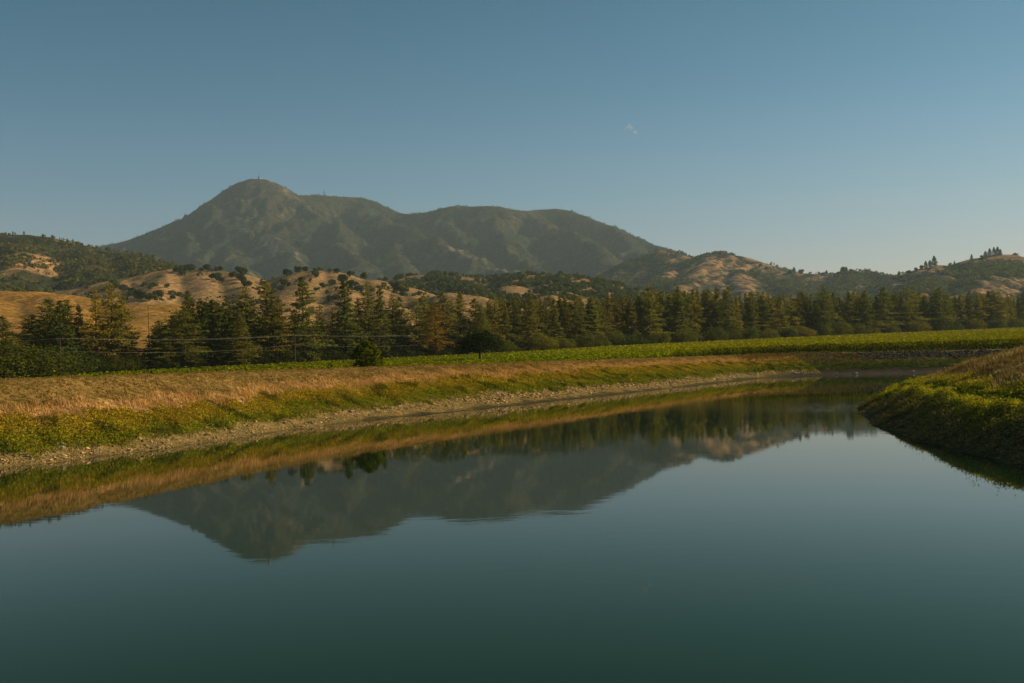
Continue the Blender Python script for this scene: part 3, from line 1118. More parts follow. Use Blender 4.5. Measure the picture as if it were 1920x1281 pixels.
LM_LEFT = [(40, 'the large round bush'), (93, 'the left three pine tops'), (113, 'the left power pole'), (147, 'the rounded-tip conifer'), (178, 'the thin brownish conifer'), (206, 'the sparse conifer trio'), (228, 'the shortest of the trio'),
           (278, 'the bare snag'), (322, 'the wide conifer by the snag'), (353, 'the narrow conifer by the round oak'), (395, 'the big round-topped oak'), (418, 'the shoulder oak'),
           (462, 'the tall conifer right of the round oak'), (497, 'the tall sunlit conifer'), (520, 'the ragged mid-height conifer'), (553, 'the middle power pole'), (600, 'the thin brownish conifer in the middle'),
           (646, 'the dark layered conifer'), (686, 'the small round pine'), (713, 'the close conifer pair'), (748, 'the golden gap'), (778, 'the feathery conifer'), (815, 'the reddish dying conifer'), (861, 'the pointed conifer by the lone oak'), (897, 'the lone field oak')]
seen_labels = {}


def packed_label(px, row, ws, tone, lm, low=False):
    k = min(lm, key=lambda q: abs(q[0] - px))
    dx = px - k[0]
    rel = 'straight above ' if abs(dx) < 5 else ('just left above ' if dx < -0 and dx > -13 else 'just right above ' if 0 < dx < 13 else 'well left of ' if dx < 0 else 'well right of ')
    shape = 'slim ' if ws < 1.2 else ('broad ' if ws > 1.38 else '')
    if low:
        shape = 'narrow ' if ws < 1.5 else 'wide '
    hue = 'dark ' if tone < .9 else ('pale ' if tone > 1.1 else 'mid-green ')
    tail = ('low conifer behind, ' if low else ('front-row conifer, ' if row == 0 else 'back-row conifer, '))
    out = shape + hue + tail + rel + k[1]
    if out in seen_labels:
        k2 = sorted(lm, key=lambda q: abs(q[0] - px))[1]
        out = hue + tail + 'between ' + k[1] + ' and ' + k2[1]
        if len(out.split()) > 15:
            out = shape + hue + tail + 'leaning over ' + k[1] if ws > 1.2 else shape + hue + tail + 'beside ' + k[1]
    if out in seen_labels:
        out = 'second ' + out
    seen_labels[out] = 1
    return out


# --- packed conifers that nothing tells apart
segs = [(915, 1110, 'dark conifer packed in the dense line right of the lone field oak', 'packed conifers right of the lone oak'),
        (1110, 1330, 'dark conifer packed in the middle of the dense line under the mountain foot', 'packed conifers under the mountain foot'),
        (1330, 1600, 'conifer packed in the dense line below the far saddle', 'packed conifers below the far saddle'),
        (1600, 1922, 'conifer packed in the hazy dense line at the right end', 'packed conifers at the right end')]
for (a, b_, lab, grp) in segs:
    px = a
    while px < b_:
        for row in range(2):
            x_ = px + random.uniform(-4, 4) + row * 5
            top = float(np.interp(x_, [900, 935, 1000, 1100, 1200, 1300, 1400, 1600, 1920], [562, 552, 553, 553, 546, 543, 547, 548, 546])) + abs(random.gauss(0, 9)) + row * 1 - 3
            if row == 0 and random.random() < .35:
                top += random.uniform(6, 16)
            if x_ > 1924:
                continue
            loc, h = tl_place(x_, top, 10 + row * 14 + random.uniform(0, 8))
            g_ = random.uniform(.75, 1.25)
            ws_ = random.uniform(.75, 1.3)
            tree('conifer_tree', random.choice(CON), loc, h, packed_label(x_, row, ws_, g_, LM) if x_ < 1925 else 'conifer of the dense line just beyond the right edge of the photo', 'conifer', grp, ws_,
                 (g_ * random.uniform(.92, 1.15), g_, g_ * .92))
        px += random.uniform(9.0, 12.5) * (1 if px < 1500 else .9)

# --- smaller conifers filling behind on the left half
for px in np.arange(70, 915, 17):
    if 245 < px < 275:
        continue
    x_ = px + random.uniform(-6, 6)
    loc, h = tl_place(x_, random.uniform(592, 622) - (12 if px > 400 else 0), 30 + random.uniform(0, 14))
    g_ = random.uniform(.8, 1.25)
    ws_ = random.uniform(1.3, 1.9)
    tree('conifer_tree', random.choice(CON), loc, h, packed_label(x_, 0, ws_, g_, LM_LEFT, True), 'conifer',
         'lower conifers behind the tall ones', ws_, (g_ * random.uniform(.95, 1.15), g_, g_ * .9))

# bare snag
loc, h = tl_place(278, 573, 20)
sn = []
hz = np.linspace(-.5, h, 10)
sn.append(tube(np.stack([np.sin(hz * .2) * .12, 0 * hz, hz], 1), np.interp(hz, [0, h], [.26, .05]), 6))
for i in range(26):
    z = h * random.uniform(.3, .97)
    a = random.random() * 6.28
    L = random.uniform(.8, 2.2) * (1.15 - z / h)
    sn.append(tube([(0, 0, z), (math.cos(a) * L * .5, math.sin(a) * L * .5, z + .05), (math.cos(a) * L, math.sin(a) * L, z - .1 * L)], [.06, .045, .02], 4))
v, f, c = join(sn)
o = link('dead_tree', mesh_np('dead_tree', v, f, M_BARK, c, True), label='bare dead snag standing in the gap before the golden hill', category='dead tree', loc=loc)

# --- broadleaf trees and bushes along the foot of the line
big = [
    (395, 540, 16, 0, 1.35, 'oak_tree', 'big round-topped dark oak rising among the conifers on the left', (.7, .8, .8)),
    (418, 556, 20, 1, 1.25, 'oak_tree', 'right shoulder oak leaning out beside the big round-topped one', (.8, .85, .8)),
    (372, 568, 18, 2, 1.2, 'oak_tree', 'smaller oak tucked under the left of the big round-topped one', (.75, .85, .8)),
    (38, 628, -22, 0, 1.9, 'round_bush', 'large round dark green bush at the left end of the vineyard', (1.0, 1.1, .8)),
    (4, 634, -24, 1, 1.7, 'round_bush', 'dark bush at the left edge of the photo beside the large round one', (.9, 1.0, .8)),
    (72, 648, -6, 2, 1.6, 'round_bush', 'dark bush between the large round one and the left power pole', (.6, .75, .7)),
    (135, 640, 4, 1, 1.6, 'round_bush', 'deep green bush just right of the left power pole', (.55, .72, .7)),
    (160, 655, 2, 3, 1.6, 'round_bush', 'low dark bush right of the left power pole', (.6, .75, .7)),
    (195, 660, 2, 0, 1.8, 'round_bush', 'low bush under the sparse conifer trio', (.8, .85, .7)),
    (232, 655, 3, 1, 1.5, 'round_bush', 'bush left of the golden gap in the trees', (.9, .95, .7)),
    (285, 645, 4, 2, 1.5, 'round_bush', 'dark bush right of the golden gap under the snag', (.6, .75, .7)),
    (320, 640, 4, 0, 1.7, 'round_bush', 'bush under the wide conifer right of the snag', (.7, .8, .7)),
    (360, 640, 4, 1, 1.7, 'round_bush', 'bush under the big round-topped oak', (.7, .8, .7)),
    (400, 632, 4, 2, 1.7, 'round_bush', 'bush right of the oak foot', (.75, .85, .7)),
    (440, 622, 2, 1, 1.5, 'oak_tree', 'layered light green tree at the field edge left of the tall pair', (1.25, 1.2, .9)),
    (480, 640, 4, 3, 1.6, 'round_bush', 'dark bush under the tall conifer pair', (.6, .75, .7)),
    (520, 632, 4, 0, 1.6, 'round_bush', 'bush left of the middle power pole', (.7, .8, .7)),
    (572, 645, 4, 1, 1.4, 'round_bush', 'dark bush right of the middle power pole', (.6, .75, .7)),
    (610, 640, 4, 2, 1.7, 'round_bush', 'dark bush between the middle pole and the small pine', (.55, .7, .65)),
    (652, 638, 4, 3, 1.6, 'round_bush', 'bush behind the left of the small pine', (.6, .75, .7)),
    (735, 640, 4, 0, 1.7, 'round_bush', 'dark bush right of the small pine', (.6, .72, .7)),
    (772, 642, 4, 1, 1.6, 'round_bush', 'second dark bush right of the small pine', (.6, .72, .7)),
    (808, 636, 4, 2, 1.6, 'round_bush', 'bush under the reddish dying conifer', (.7, .8, .7)),
    (845, 636, 4, 3, 1.6, 'round_bush', 'bush just left of the lone oak', (.75, .85, .75)),
    (948, 634, 3, 0, 1.4, 'round_bush', 'green bush right of the lone field oak', (.95, 1.05, .8)),
    (978, 640, 3, 2, 1.2, 'round_bush', 'small bush left of the yellowish round tree', (.85, .95, .75)),
    (1015, 617, 0, 0, 1.15, 'oak_tree', 'yellowish green round tree at the vineyard edge right of the lone oak', (1.5, 1.4, .8)),
    (1055, 628, 3, 1, 1.2, 'oak_tree', 'grey-green tree right of the yellowish round one', (1.0, 1.0, .9)),
    (1098, 616, 2, 2, 1.0, 'oak_tree', 'upright tree by the third power pole', (.9, .95, .85)),
    (1127, 626, 1, 3, 1.1, 'oak_tree', 'round tree left of the very dark pair', (.8, .9, .85)),
    (1150, 614, 4, 1, .9, 'oak_tree', 'narrow tree left of the very dark pair', (.95, 1.0, .85)),
    (1180, 622, 0, 0, 1.5, 'round_bush', 'very dark round bush, left of a pair at the vineyard edge', (.45, .6, .55)),
    (1208, 624, 1, 1, 1.4, 'round_bush', 'very dark round bush, right of a pair at the vineyard edge', (.5, .62, .6)),
    (1240, 618, 1, 3, 1.0, 'oak_tree', 'olive tree right of the very dark pair', (1.1, 1.1, .8)),
    (1285, 612, 1, 2, 1.3, 'oak_tree', 'wide pale green tree right of the olive one', (1.1, 1.1, .9)),
    (1340, 608, 0, 0, 1.1, 'oak_tree', 'full round tree, first of the bright rank on the right', (1.05, 1.1, .8)),
    (1370, 612, 1, 1, 1.1, 'oak_tree', 'dark green round tree, second of the bright rank', (.9, 1.0, .8)),
    (1403, 611, 0, 3, 1.2, 'oak_tree', 'dark round tree with a bare patch at its foot', (.75, .85, .75)),
    (1440, 612, 0, 2, 1.2, 'oak_tree', 'olive round tree left of the bright yellow one', (1.2, 1.15, .8)),
    (1478, 609, 1, 1, 1.1, 'oak_tree', 'dull green tree touching the bright yellow one', (.9, .95, .85)),
    (1508, 607, -2, 0, 1.25, 'oak_tree', 'bright yellow-green round tree in the rank at the field edge', (1.9, 1.55, .8)),
    (1542, 601, 1, 3, 1.0, 'oak_tree', 'green tree right of the bright yellow one', (.95, 1.0, .9)),
    (1572, 597, 1, 1, 1.1, 'oak_tree', 'taller green tree with a flat top in the right rank', (1.0, 1.05, .9)),
    (1607, 602, 1, 2, 1.1, 'oak_tree', 'green tree left of the small golden one', (.95, 1.0, .9)),
    (1636, 608, -2, 0, 1.1, 'round_bush', 'small golden green tree low in the right rank', (1.7, 1.5, .9)),
    (1666, 600, 1, 3, 1.2, 'oak_tree', 'grey-green round tree right of the small golden one', (1.05, 1.05, .95)),
    (1715, 596, 0, 1, 1.4, 'oak_tree', 'broad yellowish tree in the right rank', (1.35, 1.25, .9)),
    (1757, 588, 3, 2, 1.2, 'oak_tree', 'tallest leafy tree of the right rank', (.8, .9, .85)),
    (1790, 600, 1, 0, 1.1, 'oak_tree', 'low green tree right of the tallest leafy one', (.95, 1.0, .9)),
    (1828, 594, 1, 3, 1.2, 'oak_tree', 'pale green round tree near the right end', (1.2, 1.15, .95)),
    (1866, 593, 1, 1, 1.2, 'oak_tree', 'round tree second from the right edge', (1.0, 1.05, .95)),
    (1906, 592, 1, 2, 1.2, 'oak_tree', 'round tree touching the right edge of the photo', (1.05, 1.05, .95)),
]
for (px, ty, off, var, ws, nm, lab, tn) in big:
    if 80 < px < 860:
        off += 11
    tn = tuple(q * (.85 if px < 860 else 1.1) for q in tn)
    if px > 1000:
        off -= 5
        ws *= 1.12
    loc, h = tl_place(px, ty, off)
    tree(nm, (BRD if nm == 'oak_tree' else BSH)[var], loc, h, lab, 'tree' if nm == 'oak_tree' else 'bush',
         'leafy trees and bushes at the vineyard edge', ws, tn)

# --- lone oak in the vineyard
p_ = at(897, 615, 262)
zb = float(plane_z(np.array([p_[0]]), np.array([p_[1]]))[0])
LONE = broad_mesh(301, 10.0, 12.0, .36, 20, 8000, .36)
tree('oak_tree', LONE, (p_[0], 262, zb), p_[2] - zb, 'lone dark round oak with a forked trunk standing in the vineyard', 'tree', None, 1.0, (.25, .34, .30), 0.6)


# --- small round pine behind the crest
def young_pine_mesh():
    r = np.random.default_rng(77)
    H = 7.0
    C_, N_, B_ = [], [], []
    for k in range(120):
        f = r.random() ** .9
        a = r.random() * 6.28
        R_ = 2.9 * np.interp(f, [0, .25, .5, .7, .85, 1], [.9, 1.1, 1.12, .88, .55, .06]) * (.62 + .42 * r.random())
        ctr = np.array([math.cos(a) * R_ * .85, math.sin(a) * R_ * .85, .3 + f * (H - .75)])
        n = 75
        d = rand_dirs(n, .2, r)
        rr = (.34 + .32 * r.random()) * (1.15 - .45 * f)
        C_.append(ctr + d * rr * np.array([1, 1, .8]) * (.5 + .5 * r.random((n, 1))) + np.array([math.cos(a), math.sin(a), .25]) * (r.random((n, 1)) - .4) * .45)
        N_.append(d + r.normal(size=(n, 3)) * .5)
        b0 = .7 + .5 * r.random()
        B_.append(b0 * (.75 + .5 * r.random(n)))
    n2 = 2200
    f = r.random(n2)
    a = r.random(n2) * 6.28
    rad = 2.0 * np.interp(f, [0, .5, .75, 1], [1, 1, .6, .05]) * r.random(n2) ** .5
    C_.append(np.stack([np.cos(a) * rad, np.sin(a) * rad, .1 + f * (H - .3)], 1))
    N_.append(r.normal(size=(n2, 3)))
    B_.append(.6 + .4 * r.random(n2))
    cent = np.concatenate(C_)
    nn = np.concatenate(N_)
    nn /= np.linalg.norm(nn, axis=1, keepdims=True)
    br = np.concatenate(B_)
    n = len(br)
    cc = np.stack([br * 1.25, br * 1.15, br * .8], 1)
    v, fc_, c_ = cards(cent, .20 + .14 * r.random(n), nn, cc, .6, r)
    crown = mesh_np('young_pine_crown', v, fc_, M_CONIFER, c_)
    tv, tf, tc = tube([(0, 0, -.5), (0, 0, 3), (0, 0, 6.5)], [.14, .1, .03], 6)
    return mesh_np('young_pine_trunk', tv, tf, M_BARK, tc), crown, H


p_ = at(686, 637, 121)
zb = float(ground_z(np.array([p_[0]]), np.array([p_[1]]), False)[0])
tree('young_pine', young_pine_mesh(), (p_[0], p_[1], zb), p_[2] - zb, 'small bushy pine standing alone just behind the dry grass crest', 'pine', None, 1.28, (.52, .66, .45))


# ------------------------------------------------------------------ trees on the hills
def far_tree_mesh(seed, kind):
    r = np.random.default_rng(seed)
    if kind == 'oak':
        n = 520
        d = rand_dirs(n, .2, r)
        nb = 5
        lob = np.concatenate([[[0, 0, 4.6]], np.stack([r.normal(size=nb) * 2.0, r.normal(size=nb) * 2.0, 3.4 + 3.2 * r.random(nb)], 1)])
        lr = np.concatenate([[3.4], 1.7 + 1.3 * r.random(nb)])
        pick = r.integers(0, nb + 1, n)
        cent = lob[pick] + d * lr[pick][:, None] * np.array([1, 1, 1.05]) * (0.6 + .45 * r.random((n, 1)))
        sz = 1.55
    else:
        n = 420
        f = r.random(n)
        a = r.random(n) * 6.28
        rad = (1 - f) ** .8 * 3.4 * (0.3 + .8 * r.random(n)) + .2
        cent = np.stack([np.cos(a) * rad, np.sin(a) * rad, 1.5 + f * 14], 1)
        d = np.stack([np.cos(a), np.sin(a), .5 + 0 * a], 1)
        sz = 1.2
    cent[:, 2] = np.maximum(cent[:, 2], .3)
    nn = d + r.normal(size=(n, 3)) * .5
    nn /= np.linalg.norm(nn, axis=1, keepdims=True)
    br = 0.6 + .7 * r.random(n)
    v, f_, c = cards(cent, sz * (.6 + .7 * r.random(n)), nn, np.stack([br * 1.05, br, br * .9], 1), .75, r)
    tv, tf, tc = tube([(0, 0, -2), (0, 0, 5 if kind == 'oak' else 13)], [.45, .2], 5)
    vv, ff, cc = join([(v, f_, c), (tv, tf, tc)])
    mi = np.concatenate([np.zeros(len(f_)), np.ones(len(tf))])
    return mesh_np('hill_' + kind, vv, ff, None, cc, mats=[M_BROAD if kind == 'oak' else M_CONIFER, M_BARK], midx=mi)


HOAK = [far_tree_mesh(400 + i, 'oak') for i in range(4)]
HCON = [far_tree_mesh(410 + i, 'con') for i in range(3)]


def hill_tree(mass, px, py, wpx, lab, grp, kind='oak', tint=(.8, .9, .9), hf=None):
    """tree whose base stands on the hill at pixel px, py and whose crown is wpx pixels wide"""
    P = mass.hit(px, py)
    nat = 10.6 if kind == 'oak' else 6.2
    s = wpx / FPX * P[1] / nat * (1.2 if kind == 'oak' else 1)
    o = link('hill_oak' if kind == 'oak' else 'hill_conifer', random.choice(HOAK if kind == 'oak' else HCON), label=lab,
             category='oak' if kind == 'oak' else 'conifer', group=grp, loc=(P[0], P[1], P[2] - .5 * s), rz=random.random() * 6.28, scale=(s * random.uniform(.85, 1.2), s * random.uniform(.85, 1.2), s * (hf or 1) * random.uniform(.85, 1.15) * (.62 if kind == 'con' else 1)))
    o.color = (*tint, 1)
    return o


G1 = 'oaks scattered on the golden hills'
for (px, py, w, lab) in [
    (592, 521, 15, 'small round oak alone on the golden dome left of its summit'),
    (538, 518, 15, 'round oak on the left shoulder of the golden dome'),
    (560, 512, 16, 'oak with a twin on the left rim of the golden dome'),
    (573, 509, 12, 'smaller oak at the rim right of the twin on the golden dome'),
    (526, 545, 13, 'oak on the slope below the left shoulder of the dome'),
    (533, 536, 14, 'oak above the slope tree below the dome'),
    (640, 532, 19, 'large oak on the right slope of the golden dome'),
    (622, 535, 13, 'oak uphill left of the large one on the dome slope'),
    (605, 541, 12, 'oak midway in the row down the dome slope'),
    (593, 547, 10, 'lowest oak of the row down the dome slope'),
    (660, 545, 22, 'dark oak in the hollow right of the golden dome'),
    (675, 550, 16, 'oak right of the dark one in the hollow'),
    (684, 521, 16, 'oak on the skyline of the golden hills right of the dome'),
    (655, 520, 14, 'oak below the rim right of the dome summit'),
    (632, 512, 10, 'small oak on the rim right of the dome summit'),
    (405, 526, 18, 'oak in the dark row on the left golden ridge'),
    (415, 530, 14, 'oak lower end of the row on the left golden ridge'),
    (434, 521, 13, 'small oak above the row near the ridge knot'),
    (449, 526, 16, 'oak at the foot of the ridge knot'),
    (455, 533, 14, 'lowest oak under the ridge knot'),
    (456, 518, 17, 'dark oak on the ridge knot'),
    (448, 510, 13, 'oak topping the ridge knot'),
    (462, 540, 16, 'oak down the slope from the ridge knot'),
    (335, 513, 14, 'oak beside the golden summit on the left'),
    (345, 509, 13, 'oak right of the golden summit on the left'),
    (358, 505, 14, 'oak on the skyline of the left golden ridge'),
    (390, 505, 13, 'oak midway along the left golden skyline'),
    (412, 506, 11, 'small oak on the left golden skyline near the knot'),
    (265, 562, 20, 'pale oak in the gully above the near golden hill'),
    (298, 560, 20, 'dark round oak in the gully above the near golden hill'),
    (280, 566, 13, 'small oak between the pale and the dark ones in the gully'),
    (255, 553, 14, 'oak up the gully left of the pale one'),
    (245, 548, 12, 'oak near the top of the gully'),
    (215, 540, 18, 'oak at the top of the gully by the dark hill'),
    (230, 547, 15, 'oak second from the top of the gully'),
    (336, 556, 11, 'pale little oak on the open slope right of the gully'),
    (322, 563, 10, 'lowest little oak on the open slope right of the gully'),
    (743, 548, 22, 'oak at the left of the wooded spur foot'),
    (757, 550, 14, 'oak beside the foot of the wooded spur'),
    (752, 556, 10, 'single small oak below the wooded spur on gold ground'),
]:
    hill_tree(hill_gold, px, py, w, lab, G1, 'oak', (.62, .75, .8))

# skyline trees on the far hills, right
G2 = 'trees on the far right-hand skyline'
for (px, py, w, kd, lab, hf) in [
    (1856, 480, 9, 'con', 'pointed tree at the left end of the far crest grove', 1.0), (1864, 479, 10, 'con', 'second tree of the far crest grove', 1.1),
    (1848, 482, 9, 'con', 'low tree starting the far crest grove', .9), (1871, 479, 10, 'con', 'tree at the right end of the far crest grove', 1.1),
    (1841, 485, 8, 'oak', 'round tree leading up to the far crest grove', 1), (1876, 479, 7, 'con', 'slim tree right of the far crest grove', 1.1),
    (1822, 489, 6, 'con', 'tiny tree on the slope left of the crest grove', 1.2), (1790, 500, 5, 'con', 'single thin tree right of the golden saddle patch', 1.4),
    (1797, 498, 6, 'oak', 'small tree right of the thin single one', 1), (1752, 499, 11, 'con', 'tallest tree of the grove on the lower right summit', 1.1),
    (1744, 501, 10, 'con', 'middle tree of the lower right summit grove', 1), (1736, 503, 10, 'con', 'left tree of the lower right summit grove', .9),
    (1728, 506, 9, 'oak', 'round tree below the lower right summit grove', 1), (1718, 508, 7, 'oak', 'small tree further down the lower right slope', 1),
    (1704, 514, 9, 'oak', 'round tree above the notch on its right', 1), (1686, 520, 10, 'con', 'pointed tree right of the notch', .9),
    (1678, 526, 9, 'oak', 'bushy tree right at the notch', 1)]:
    hill_tree(hill_b, px, py, w, lab, G2, kd, (.6, .72, .78), hf)
for (px, py, w, kd, lab, hf) in [
    (1502, 514, 10, 'oak', 'round tree, right of the far pair left of the golden swell', 1.1), (1489, 513, 10, 'con', 'pointed tree, left of the far pair', .9),
    (1482, 514, 8, 'oak', 'bushy tree left of the far pair', 1), (1550, 517, 8, 'con', 'tree on the far golden swell', .9), (1542, 517, 6, 'oak', 'tiny tree left of the one on the far swell', 1),
    (1580, 514, 11, 'oak', 'tree in the clump left of the bald knob', 1.2), (1587, 513, 9, 'con', 'pointed tree in the clump left of the bald knob', 1), (1572, 517, 8, 'oak', 'low tree edging the clump left of the bald knob', 1),
    (1596, 511, 6, 'oak', 'small tree touching the bald knob', 1.3), (1641, 518, 7, 'oak', 'lone tree on the right slope of the bald knob', 1.3), (1653, 523, 6, 'oak', 'small tree near the notch on its left', 1),
    (1658, 525, 5, 'oak', 'tiniest tree by the notch on its left', 1), (1270, 478, 7, 'oak', 'dark round tree where the mountain meets the far golden hill', 1.2), (1331, 480, 5, 'oak', 'small tree on the left rim of the far golden hill', 1.2),
    (1425, 501, 7, 'oak', 'bush on the descending far ridge', .8), (1437, 506, 8, 'oak', 'lower bush on the descending far ridge', .8)]:
    hill_tree(hill_a, px, py, w, lab, G2, kd, (.6, .72, .78), hf)
for (px, py, w, lab) in [(24, 440, 3.5, 'tiny tree far left on the dark hill skyline'), (45, 440, 4, 'small tree on top of the dark hill skyline'), (80, 444, 3, 'thin tree right of the dark hill top'),
                         (112, 451, 3, 'thin tree on the falling dark hill skyline'), (137, 456, 4, 'small bush on the falling dark hill skyline'), (150, 459, 3.5, 'last thin tree before the dark hill dips')]:
    hill_tree(hill_dark, px, py, w, lab, 'tiny trees on the dark hill skyline', 'con', (.8, .8, .8), 1.3)


# woods that read as one mass
def woods(name, mass, n, dens, size, tint, label, cat, seed, ncards=16, region=None):
    r = np.random.default_rng(seed)
    x = r.uniform(mass.ax[2], mass.ax[-3], n * 12)
    y = r.uniform(mass.ay[2], mass.ay[-3], n * 12)
    z = mass.z(x, y)
    gz = plane_z(x, y)
    # only slopes that can be seen from the valley
    gy_ = mass.z(x, y + mass.step * 2) - mass.z(x, y - mass.step * 2)
    ok = (z > gz + 4) & (gy_ > -mass.step * .8) & (dens(x, y, z) > r.random(len(x)))
    px = (x / y) * FPX + 960
    ok &= (px > -60) & (px < 1980)
    x, y, z = x[ok][:n], y[ok][:n], z[ok][:n]
    m_ = len(x)
    s = size * (0.6 + .7 * r.random(m_))
    K = ncards
    d = rand_dirs(m_ * K, .3, r)
    cc = np.repeat(np.stack([x, y, z + s * .30], 1), K, 0) + d * np.repeat(s, K)[:, None] * np.array([.5, .5, .45]) * (0.55 + .5 * r.random((m_ * K, 1)))
    nn = d + r.normal(size=d.shape) * .45
    nn /= np.linalg.norm(nn, axis=1, keepdims=True)
    br = np.repeat(0.65 + .6 * r.random(m_), K) * (0.8 + .4 * r.random(m_ * K))
    cols = np.stack([br * np.repeat(.9 + .4 * r.random(m_), K), br, br * .95], 1) * np.array(tint)
    v, f_, c = cards(cc, np.repeat(s, K) * .48, nn, cols, .8, r, tri=True)
    me = mesh_np(name, v, f_, M_BROAD, c)
    return link(name, me, kind='stuff', label=label, category=cat)


woods('woodland', hill_dark, 5200, lambda x, y, z: sstep(-.25, .15, fbm(x / 120, y / 120, 3, 101)) * (1 - .5 * sstep(80, 200, z) * 1), 8.5, (.85, .9, .95),
      'dark scrub oak woodland covering the left-hand hill', 'woodland', 11, 16)
woods('woodland', hill_wood, 3600, lambda x, y, z: sstep(-.08, .16, fbm(x / 95, y / 95, 3, 102) + .10), 9.5, (.62, .75, .8),
      'dark oak woodland with golden clearings on the low ridge behind the trees', 'woodland', 12, 26)
woods('woodland', hill_gold, 800, lambda x, y, z: sstep(.16, .36, fbm(x / 60, y / 60, 3, 103)) * sstep(-.3, .3, noise(x / 9, y / 9, 8)) + .006, 6.5, (.62, .75, .8),
      'dark oak thickets in the folds of the golden hills', 'woodland', 13, 26)
woods('woodland', mountain, 22000, lambda x, y, z: sstep(-.35, .3, fbm(x / 300, y / 300, 3, 104)) * np.where(z > 900, .6, 1.0), 12, (.36, .42, .32),
      'chaparral and scattered trees speckling the big mountain', 'woodland', 16, 5)
woods('woodland', hill_a, 9500, lambda x, y, z: sstep(.06, -.18, fbm(x / 260, y / 260, 4, 71) + .2 * fbm(x / 60, y / 60, 2, 72)), 12, (.7, .78, .8),
      'hazy woodland on the far golden hills right of the mountain', 'woodland', 14, 12)
woods('woodland', hill_b, 5200, lambda x, y, z: sstep(.06, -.18, fbm(x / 260, y / 260, 4, 71) + .2 * fbm(x / 60, y / 60, 2, 72)), 11, (.7, .78, .8),
      'hazy woodland on the far right-hand hill', 'woodland', 15, 12)

# ------------------------------------------------------------------ masts on the mountain
def mast(px, toppy, basepy, hutw, label):
    P = mountain.hit(px, basepy + 1)
    h = at(px, toppy, P[1])[2] - P[2]
    root = link('radio_mast', None, label=label, category='radio mast', loc=(P[0], P[1], P[2] - 2))
    parts = []
    w = 3.0
    for sx in (-1, 1):
        for sy in (-1, 1):
            parts.append(tube([(sx * w, sy * w, 0), (sx * w * .35, sy * w * .35, h * .7), (sx * .3, sy * .3, h + 2)], [.9, .7, .5], 4))
    for k in range(7):
        z = h * .7 * k / 7
        q = w * (1 - .65 * k / 7)
        parts.append(tube([(-q, -q, z), (q, -q, z + h * .1)], .4, 4))
        parts.append(tube([(q, q, z), (-q, q, z + h * .1)], .4, 4))
    v, f, c = join(parts)
    link('lattice', mesh_np('lattice', v, f, M_TOWER, c), root)
    v, f, c = join([box(0, -1.5, h * .55, 6, 2, 6), box(1.5, -1, h * .35, 5, 2, 5)])
    link('antenna_panel', mesh_np('antenna_panel', v, f, M_TOWER, c), root)
    if hutw:
        v, f, c = join([box(hutw * .8, 0, 4, hutw, 8, 8), box(hutw * .8, 0, 8.6, hutw + 1.5, 9, 1.0)])
        link('equipment_hut', mesh_np('equipment_hut', v, f, M_HUT, c), root)


mast(485, 327, 334, 11, 'radio mast with a pale hut on the mountain summit')
mast(608, 354, 365, 0, 'thin radio mast on the flat shoulder right of the summit')


# ------------------------------------------------------------------ power line
PX = [(-70, 290, 10.5), (113, 283, 10.3), (553, 362, 10.3), (893, 447, 10.3), (1090, 532, 10.3), (1519, 640, 11)]
tops = []
plab = ['utility pole just outside the left edge of the photo', 'brown utility pole standing at the left vineyard edge',
        'brown utility pole under the tallest dark conifer', 'utility pole behind the lone field oak',
        'utility pole among the leafy trees right of the lone oak', 'utility pole at the far right of the tree line']
for (px, D, h), lab in zip(PX, plab):
    q = at(px, 650, D)
    zb = float(plane_z(np.array([q[0]]), np.array([D]))[0])
    toppx = {113: 634, 553: 628, 893: 622, 1090: 616, 1519: 601}.get(px, 641)
    zt = at(px, toppx, D)[2]
    root = link('utility_pole', None, label=lab, category='utility pole', group='utility poles along the vineyard edge', loc=(q[0], D, zb))
    hh = zt - zb
    v, f, c = tube([(0, 0, -.8), (0, 0, hh)], [.19, .13], 8)
    link('pole_shaft', mesh_np('pole_shaft', v, f, M_POLE, c, True), root)
    v, f, c = box(0, -.17, hh - .35, 2.2, .12, .14)
    link('crossarm', mesh_np('crossarm', v, f, M_POLE, c), root)
    for sx in (-.95, .95):
        v, f, c = tube([(sx, -.17, hh - .28), (sx, -.17, hh - .08)], [.06, .045], 6)
        link('insulator', mesh_np('insulator', v, f, M_WIRE, c), root)
    tops.append((q[0], D, zb + hh))
wires = [(-.95, -.17, -.08, .9, 'upper left'), (.95, -.17, -.08, 1.2, 'upper right'), (0, -.2, -3.6, 1.6, 'single lower')]
for (dx, dy, dz, sag, nm) in wires:
    pts = []
    for i in range(len(tops) - 1):
        a, c_ = np.array(tops[i]), np.array(tops[i + 1])
        for t in np.linspace(0, 1, 17)[:(17 if i == len(tops) - 2 else 16)]:
            p_ = a + (c_ - a) * t + (dx, dy, dz)
            p_[2] -= sag * 4 * t * (1 - t) * (np.linalg.norm(c_ - a) / 100)
            pts.append(p_)
    v, f, c = tube(pts, .018, 4)
    link('power_line', mesh_np('power_line', v, f, M_WIRE, c), label=nm + ' cable of the power line strung along the tree line', category='power line', group='cables of the power line')

